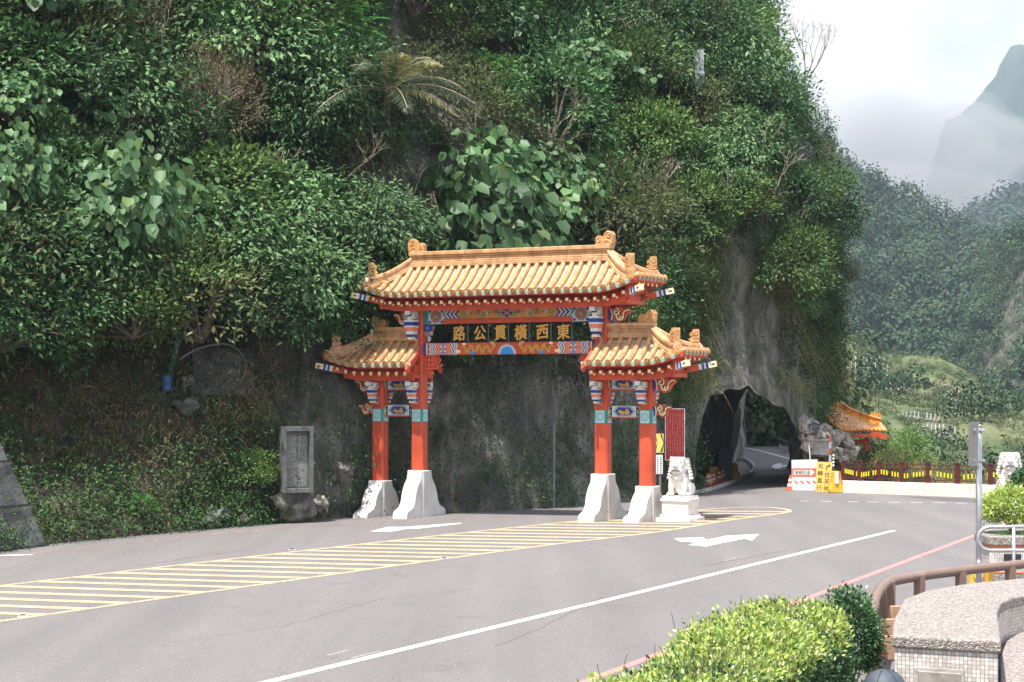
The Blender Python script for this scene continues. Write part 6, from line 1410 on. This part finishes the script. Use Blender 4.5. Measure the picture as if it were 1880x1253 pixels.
blades('planter_grass', [(np.array([9.75 + .12 * i_, 38.2 + .1 * (i_ % 4), 1.10]), np.array([0, 0, 1.0]) * sgn_n) for i_ in range(16)], 30, .16, .012, .05, .3, LM['feather'], 'short bright grass along the rim of the planter', seed=3)
# yellow drum light and block
e = empty('barricade_drum', Vector((8.85, 36.4, gz(8.9))), R(10), 'yellow rounded drum with a yellow block beside the steel pole foot', 'barrier drum'); mb = MB(); mb.lathe([(.10, 0), (.13, .04), (.13, .36), (.11, .44), (.04, .46)], n=18); mb.build('drum', M_ybar, e, smooth=False, bevel=.01); mb = MB(); mb.tube([(.0, -.05, .34), (0, -.14, .34)], .10, 16); mb.build('lens', M_ysign, e); mb = MB(); mb.box((.27, .0, .22), (.12, .16, .44)); mb.build('block', M_ybar, e, bevel=.01)
# brown guard rail
M_gr = mat('brown_enamel', (.21, .135, .105), .42, spec=.5, var=.15, vscale=3); M_tanb = mat('tan_board', (.50, .30, .20), .7, var=.2, vscale=3)
gp = [H_(*p, 1.08) for p in ((2080, 1021), (1980, 1027), (1880, 1036), (1750, 1050), (1665, 1062), (1630, 1071), (1611, 1090), (1601, 1118), (1597, 1135))]
e = empty('guard_rail', Vector((gp[4][0], gp[4][1], gz(6))), 0, 'brown tubular guard rail curving around behind the bench', 'guard rail'); b0 = Vector(e.location); gpl = smooth_path([Vector((x, y, 1.08)) for x, y in gp], 6)
mb = MB(); mb.tube([p - b0 for p in gpl], .078, 14); mb.build('top_rail', M_gr, e, smooth=True, fix=False)
for px, py in ((1855, 1039), (1764, 1049), (1688, 1059), (1633, 1071), (1616, 1084), (1603, 1112)):
    x, y = H_(px, py, 1.08); mb = MB(); mb.box((x - b0.x, y - b0.y, .5), (.14, .14, 1.02), (0, 0, R(15))); mb.build('post', M_gr, e, bevel=.012)
lb_ = [Vector((x, y, 0)) - Vector((b0.x, b0.y, 0)) for x, y in gp]
for x0_, x1_, y0_, y1_, Y_ in ((1634, 1668, 1113, 1138, 28.4), (1619, 1662, 1137, 1169, 27.4), (1604, 1650, 1168, 1211, 26.4)): a, b = P(x0_, (y0_ + y1_) / 2, Y_) - b0, P(x1_, (y0_ + y1_) / 2, Y_ + .1) - b0; mb = MB(); mb.bar(a, b, .10, (y1_ - y0_) / F * Y_ * 1.02); mb.build('lower_board', M_tanb, e, bevel=.01)
# bench
e = empty('curved_bench', Vector((0, 0, gz(5.2))), 0, 'curved mosaic-tiled bench with a thick pebble-dash top in the right foreground', 'bench')
top = [H_(*p, .95) for p in ((1637, 1181), (1641, 1150), (1660, 1112), (1700, 1096), (1780, 1082), (1880, 1073), (2060, 1066), (2060, 1096), (1960, 1098), (1895, 1102), (1858, 1110), (1838, 1120), (1831, 1136), (1834, 1160), (1838, 1193))]
solid('top_slab', top, .80, .95, M_peb, e, .03); solid('tiled_wall', inset(top, .035), -.1, .798, M_mos, e)
seat = [H_(*p, .42) for p in ((1837, 1290), (1837, 1215), (1848, 1188), (1880, 1166), (1960, 1154), (2060, 1150), (2060, 1290))]
solid('lower_seat', seat, .30, .42, M_peb, e, .03)
a = Vector(top[0]); b = Vector(top[-1]); fd = (b - a).normalized(); mb = MB(); c_ = a.lerp(b, .44) ; nn_ = Vector((fd.y, -fd.x)); 
mb.box((c_.x + nn_.x * -.02, c_.y + nn_.y * -.02, .43), (.52, .04, .22), (0, 0, math.atan2(fd.y, fd.x))); mb.build('metal_hatch', mat('dull_hatch_metal', (.40, .36, .32), .5, .4, var=.25, vscale=6), e, bevel=.008)
mb = MB(); mb.box((c_.x + nn_.x * -.03, c_.y + nn_.y * -.03, .43), (.60, .03, .30), (0, 0, math.atan2(fd.y, fd.x))); mb.build('hatch_frame', M_conc, e)
# bin
e = empty('litter_bin', Vector((3.98, 20.4, gz(4))), 0, 'dark blue-grey domed lid rising at the bottom edge beside the bench', 'litter bin'); M_bin = mat('dark_blue_grey_plastic', (.05, .065, .085), .62, var=.1, vscale=4)
mb = MB(); mb.lathe([(.17, 0), (.20, .05), (.22, .66), (.22, .70)], n=28); mb.build('body', M_bin, e, bevel=.01); mb = MB(); mb.lathe([(.235, .71)] + [(.235 * math.cos(t), .72 + .23 * math.sin(t)) for t in [i_ * math.pi / 20 for i_ in range(10)]], n=32); lid = mb.build('lid', M_bin, e, smooth=True)
for k_ in range(6):
    az = k_ * math.pi / 3; mb = MB(); mb.tube([(.238 * math.cos(t) * math.cos(az), .238 * math.cos(t) * math.sin(az), .722 + .232 * math.sin(t)) for t in [i_ * math.pi / 20 for i_ in range(10)]], .003, 5); mb.build('seam', M_black, lid, fix=False)
# hedge
def hedge():
    r = np.random.default_rng(33); cl = smooth_path([Vector(p) for p in ((-.9, 9.5, 0), (.2, 12.8, 0), (1.15, 15.8, 0), (1.85, 18.2, 0), (2.75, 20.8, 0), (3.35, 22.4, 0))], 14); cl = np.array([tuple(p) for p in cl]); n = len(cl)
    e = empty('hedge', cl[0], 0, 'long bright yellow-green clipped hedge in the right foreground', 'hedge'); o0 = cl[0].copy()
    ncl = 5200; i = r.integers(0, n - 1, ncl); t = r.uniform(size=(ncl, 1)); base = cl[i] * (1 - t) + cl[i + 1] * t; tan = unit(cl[np.minimum(i + 1, n - 1)] - cl[i]); sd = np.stack([tan[:, 1], -tan[:, 0], np.zeros(ncl)], 1)
    a = r.uniform(-1.05, 1.05, ncl) * math.pi / 2 * 1.25     # around the rounded section
    hw, top = .55, 1.36; cx = np.sign(np.sin(a)) * np.abs(np.sin(a)) ** .55 * hw; cz = np.where(np.abs(a) > math.pi / 2, r.uniform(0.1, .9, ncl) * top, top * (.62 + .38 * np.abs(np.cos(a)) ** .5))
    side_ = r.uniform(size=ncl) < .5; cx = np.where(side_, np.sign(cx) * hw, cx); cz = np.where(side_, r.uniform(.05, .95, ncl) * top, cz)
    nz = np.array([noise.noise(Vector((b[0] * 1.6, b[1] * 1.6, z * 2))) for b, z in zip(base, cz)]); s_ = 1 + .20 * nz
    c = base + sd * (cx * s_)[:, None] + np.array([0, 0, 1.0]) * (cz * s_ + .05)[:, None]; nrm = unit(sd * (cx / hw)[:, None] * 1.0 + np.array([0, 0, 1.0]) * ((cz / top) ** 3)[:, None])
    k = 20; C2 = np.repeat(c, k, 0) + r.normal(size=(ncl * k, 3)) * .065; N2 = np.repeat(nrm, k, 0); tip = unit(N2 * .8 + np.array([0, 0, .45]) + r.normal(size=C2.shape) * .55); nr = unit(N2 * .6 + r.normal(size=C2.shape) * .5 + np.array([0, 0, .5]))
    L = r.uniform(.032, .068, len(C2)); V, Q = leafquads(C2 - o0, tip, nr, L, L * .55, .06, True); hi = np.repeat((nz > -.28) & ((cz > .75 * top) | (cx < 0)), k) & (r.uniform(size=len(C2)) < .93)  # shade put into leaf colour: dark leaves on right side and in hollows
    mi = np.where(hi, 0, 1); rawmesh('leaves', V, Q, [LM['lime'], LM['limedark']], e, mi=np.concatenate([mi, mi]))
    # shoots sticking out of the top
    m_ = 260; i = r.integers(0, n - 1, m_); b = cl[i] + r.normal(size=(m_, 3)) * np.array([.3, .3, 0]); mb = MB()
    for q in b: mb.tube([tuple(q - o0 + np.array([0, 0, 1.3])), tuple(q - o0 + np.array([r.normal() * .04, r.normal() * .04, 1.45 + r.uniform(.0, .16)]))], .004, 3, cap=False)
    mb.build('shoots', M_bark, e, fix=False)
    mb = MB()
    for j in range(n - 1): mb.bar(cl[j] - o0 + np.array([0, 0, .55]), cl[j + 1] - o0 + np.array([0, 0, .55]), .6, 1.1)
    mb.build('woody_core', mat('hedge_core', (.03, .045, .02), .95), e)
hedge()
topiary('dark_shrub', (4.17, 23.6, .92), (.32, .36, .58), 420, 'dark green clipped bush at the far end of the bright hedge', LM['limedark'], .06)
# ================================================================ hills across the gorge, haze
def forestmat(name, cols, sc, bump):
    m = bpy.data.materials.new(name); m.use_nodes = True; nt = m.node_tree; p = nt.nodes['Principled BSDF']; t = N(nt, 'ShaderNodeTexCoord')
    a = N(nt, 'ShaderNodeTexNoise'); a.inputs['Scale'].default_value = sc; a.inputs['Detail'].default_value = 10; a.inputs['Roughness'].default_value = .7; LK(nt, t.outputs['Object'], a.inputs['Vector'])
    r = N(nt, 'ShaderNodeValToRGB'); LK(nt, a.outputs[0], r.inputs[0]); e = r.color_ramp.elements
    while len(e) < len(cols): e.new(.5)
    for i, c in enumerate(cols): e[i].position = .3 + .42 * i / (len(cols) - 1); e[i].color = (*c, 1)
    LK(nt, r.outputs[0], p.inputs['Base Color']); p.inputs['Roughness'].default_value = .95; p.inputs['Specular IOR Level'].default_value = .1
    b = N(nt, 'ShaderNodeBump'); b.inputs['Strength'].default_value = .8; b.inputs['Distance'].default_value = bump; LK(nt, a.outputs[0], b.inputs['Height']); LK(nt, b.outputs[0], p.inputs['Normal'])
    return m
def hill(name, D, crest, foot, m, amp, nsc, curve=.8, nx=150, nr=70, footz=-14, seed=1, drop=0):
    """crest: picture outline placed at distance D; the slope comes down towards us to distance foot"""
    xs = np.array([c[0] for c in crest], float); ys = np.array([c[1] for c in crest], float) + drop; V = []; uu = np.linspace(xs[0], xs[-1], nx)
    cy = np.interp(uu, xs, ys)
    for i in range(nx):
        X1 = (uu[i] - 940) / F * D; z1 = CAMH + (HZ - cy[i]) / F * D
        for j in range(nr):
            r = j / (nr - 1); Y = foot + (D - foot) * r; z = footz + (z1 - footz) * r ** curve; X = X1 * (.55 + .45 * Y / D) + 0.0
            p = (X, Y, z); q = fnoise(p, nsc, seed, 5) * amp * (.3 + .7 * math.sin(math.pi * min(1, r * .92 + .04))); g = -abs(fnoise((X, Y * .3, z * .3), nsc * .8, seed + 5, 3)) * amp * .9
            V.append((X, Y - abs(q) * .3, z + q + g * (1 - r) * 1.2))
    # back side so that it is a hill, not a sheet
    base = len(V)
    for i in range(nx): p = V[i * nr + nr - 1]; V.append((p[0], p[1] * 1.18, footz))
    Q = [(i * nr + j, (i + 1) * nr + j, (i + 1) * nr + j + 1, i * nr + j + 1) for i in range(nx - 1) for j in range(nr - 1)] + [(i * nr + nr - 1, (i + 1) * nr + nr - 1, base + i + 1, base + i) for i in range(nx - 1)]
    o = rawmesh(name, V, Q, m, smooth=True); tag(o, kind='structure'); return np.array(V[:base]).reshape(nx, nr, 3)
M_for = forestmat('forest_floor', [(.02, .045, .02), (.05, .075, .03), (.09, .10, .05)], .05, 4)
M_ter = forestmat('terrace_slope_grass', [(.05, .075, .032), (.085, .11, .048), (.14, .145, .08), (.20, .17, .11)], .12, .6)
M_clf = forestmat('far_cliff_rock', [(.025, .04, .018), (.06, .075, .04), (.14, .14, .115), (.26, .25, .235)], .3, 4)
M_far = forestmat('far_forest', [(.02, .045, .02), (.04, .07, .03), (.07, .09, .045)], .012, 25)
H1 = hill('terraced_hill', 290, [(1250, 560), (1480, 625), (1545, 650), (1623, 684), (1719, 692), (1785, 725), (1852, 768), (1900, 800), (2100, 870)], 135, M_ter, 4.0, .03, .75, 130, 60, -13, 2, -22)
H2 = hill('forest_hill', 700, [(1200, 120), (1400, 230), (1520, 285), (1575, 296), (1640, 308), (1690, 340), (1730, 375), (1790, 415), (1860, 520), (1960, 620), (2200, 690)], 470, M_for, 42, .011, .62, 150, 70, -14, 3, 62)
H4 = hill('rocky_hill', 520, [(1640, 840), (1700, 740), (1745, 640), (1790, 545), (1825, 460), (1850, 405), (1900, 370), (2100, 250), (2400, 200)], 295, M_clf, 26, .018, .6, 130, 60, -14, 4, 45)
H3 = hill('valley_hill', 1350, [(1500, 560), (1650, 450), (1740, 405), (1790, 372), (1840, 352), (1900, 338), (2100, 280), (2500, 200)], 800, M_far, 50, .005, .7, 110, 50, -14, 5, 40)
H5 = hill('misty_mountain', 3100, [(1200, 640), (1450, 560), (1600, 450), (1690, 360), (1735, 262), (1765, 196), (1790, 172), (1815, 140), (1840, 108), (1870, 92), (1910, 80), (2000, 60), (2300, 60), (2600, 100)], 1900, M_far, 130, .008, .8, 140, 60, -14, 6)
# slope seen through the tunnel
H0 = hill('slope_beyond_tunnel', 175, [(1180, 480), (1300, 520), (1400, 600), (1440, 680), (1470, 780), (1490, 860)], 128, M_ter, 1.5, .1, .6, 50, 30, -1, 7)
def wood(name, Hs, n, size, m, label, cond=None, seed=3, k=46, rr=(.02, .98), lf=.34):
    """tree crowns standing all over a far slope, read as one mass"""
    r = np.random.default_rng(seed); nx, nr = Hs.shape[:2]; i = r.integers(2, nx - 2, n * 4); j = r.integers(int(nr * rr[0]), max(int(nr * rr[1]), 2), n * 4); p = Hs[i, j]
    p = p + r.normal(size=p.shape) * size * .5 * np.array([1, 1, 0]); px = 940 + F * p[:, 0] / p[:, 1]; py = HZ - F * (p[:, 2] - CAMH) / p[:, 1]; ok = (px > 1330) & (px < 1990) & (py < 900)
    if cond is not None: ok &= cond(p, px, py, r)
    p = p[ok][:n]; m_ = len(p); s = size * r.uniform(.55, 1.3, m_); d = rdir(r, m_ * k); d[:, 2] = np.abs(d[:, 2]) * 1.0 - .15; pp = np.repeat(p, k, 0); ss = np.repeat(s, k)[:, None]
    lump = 1 + .3 * r.normal(size=(len(pp), 1)) * .6
    c = pp + d * ss * np.array([.52, .52, .66]) * lump + np.array([0, 0, .35]) * ss; t = unit(np.cross(d, r.normal(size=d.shape)))
    V, Q = leafquads(c - t * ss * lf * .5, t, d + r.normal(size=d.shape) * .22, ss * lf, ss * lf * .8, .1); o = rawmesh(name, V, Q, m); return tag(o, label, 'forest', kind='stuff')
LM['wood'] = leafmat('far_crowns', [(.011, .042, .024), (.022, .062, .030), (.042, .084, .034), (.08, .10, .042), (.016, .05, .028)], .7, .1, .2)
LM['scrub'] = leafmat('far_scrub', [(.05, .085, .035), (.08, .115, .045), (.13, .135, .07), (.035, .065, .03)], .8, .15, .2)
wood('hill_forest', H2, 2300, 9.5, LM['wood'], 'dense forest covering the hill across the gorge', lambda p, px, py, r: (px > 1400) & (px < 1900), 3, 190, (.02, .98), .115)
def c4(p, px, py, r): return np.array([fnoise(q, .03, 77, 3) for q in p]) > -.16
wood('rocky_hill_forest', H4, 1500, 5.0, LM['wood'], 'trees clinging between the grey rocks of the hill at the right edge', c4, 5, 170, (.02, .98), .12)
wood('terrace_scrub', H1, 1900, .9, LM['scrub'], 'grassy scrub and bushes over the terraced hillside', lambda p, px, py, r: px > 1480, 6, 40, (.05, .98), .2)
def c1(p, px, py, r): return (py > 640) & (np.array([fnoise(q, .05, 12, 2) for q in p]) + (py - 760) / 700 > .16)
wood('terrace_trees', H1, 75, 3.6, LM['wood'], 'small trees scattered over the terraced hillside', c1, 8, 150, (.05, .98), .13)
wood('valley_forest', H3, 1500, 16, LM['wood'], 'hazy forest on the valley hill behind the rocky hill', lambda p, px, py, r: px > 1600, 9, 60, (.02, .98), .2)
wood('tunnel_view_thicket', H0, 500, 2.6, LM['scrub'], 'green thicket seen through the tunnel', lambda p, px, py, r: (px > 1300) & (px < 1580), 10, 60, (.0, .98), .2)
# concrete grids holding the terraced slope
def H1z(px, py):
    X = 940 + F * H1[..., 0] / H1[..., 1]; Y = HZ - F * (H1[..., 2] - CAMH) / H1[..., 1]; d = (X - px) ** 2 + (Y - py) ** 2; w = np.argsort(d.ravel())[:14]; pts = H1.reshape(-1, 3)[w]; wt = 1 / (d.ravel()[w] + 1); return Vector((pts * wt[:, None]).sum(0) / wt.sum())
M_grid = mat('slope_grid_concrete', (.24, .23, .215), .9, var=.3, vscale=.5)
for (x0, y0, x1, y1, nx_, ny_, lab) in ((1540, 655, 1628, 690, 12, 4, 'pale concrete slope grid nearest the top of the terraced hill'), (1598, 703, 1668, 722, 10, 3, 'pale concrete slope grid below and right of the top one'), (1648, 762, 1722, 772, 10, 2, 'low pale concrete slope grid halfway down the terraced hill'), (1694, 786, 1752, 806, 8, 3, 'pale concrete slope grid lowest on the terraced hill'), (1745, 722, 1785, 740, 6, 3, 'small pale slope grid at the right of the terraced hill')):
    mb = MB(); o_ = Vector((0, -.5, .5)); g = [[H1z(x0 + (x1 - x0) * i / nx_, y0 + (y1 - y0) * j / ny_ + (x1 - x0) * i / nx_ * .12) + o_ for j in range(ny_ + 1)] for i in range(nx_ + 1)]
    for i in range(nx_ + 1):
        for j in range(ny_ + 1):
            if i < nx_ and (i * 7 + j * 3) % 9: mb.bar(g[i][j], g[i + 1][j], .12, .12)
            if j < ny_ and (i * 5 + j) % 6: mb.bar(g[i][j], g[i][j + 1], .12, .12)
    tag(mb.build('slope_grid', M_grid), lab, 'slope grid', 'concrete grids on the terraced hill')
# mist clinging to the mountain and haze over everything
def volmat(name, col, dens, an=.2):
    m = bpy.data.materials.new(name); m.use_nodes = True; nt = m.node_tree; nt.nodes.remove(nt.nodes['Principled BSDF']); v = N(nt, 'ShaderNodeVolumePrincipled')
    v.inputs['Color'].default_value = (*col, 1); v.inputs['Density'].default_value = dens; v.inputs['Anisotropy'].default_value = an; LK(nt, v.outputs[0], nt.nodes['Material Output'].inputs['Volume']); return m
mb = MB(); mb.add([(-2450, -1250, -15.2), (3700, -1250, -15.2), (3700, 3400, -15.2), (-2450, 3400, -15.2), (-2450, -1250, 650), (3700, -1250, 650), (3700, 3400, 650), (-2450, 3400, 650)], [(3, 2, 1, 0), (4, 5, 6, 7), (0, 1, 5, 4), (1, 2, 6, 5), (2, 3, 7, 6), (3, 0, 4, 7)])
tag(mb.build('haze', volmat('haze', (.66, .82, 1.0), .00023, .3)), 'pale blue haze in the air of the gorge', 'haze', kind='stuff')

# low cloud wrapped round the far mountain
mb = MB()
for px, py, Y, r_, sx in ((1740, 300, 1950, 62, 1.6), (1690, 262, 2000, 60, 1.7), (1640, 300, 1950, 75, 1.8), (1770, 350, 1900, 42, 1.8), (1600, 240, 2050, 70, 1.8), (1700, 370, 1850, 50, 2.2)):
    mb.blob(P(px, py, Y), (r_ * sx, r_, r_ * .8), 3, 0, .7, px, 1.7)
cb = mb.build('mist', volmat('cloud_mist', (1, 1, 1), .009, .3), fix=False); tag(cb, 'white mist clinging to the flank of the far mountain', 'mist', kind='stuff')
rm_ = cb.modifiers.new('r', 'REMESH'); rm_.mode = 'VOXEL'; rm_.voxel_size = 8
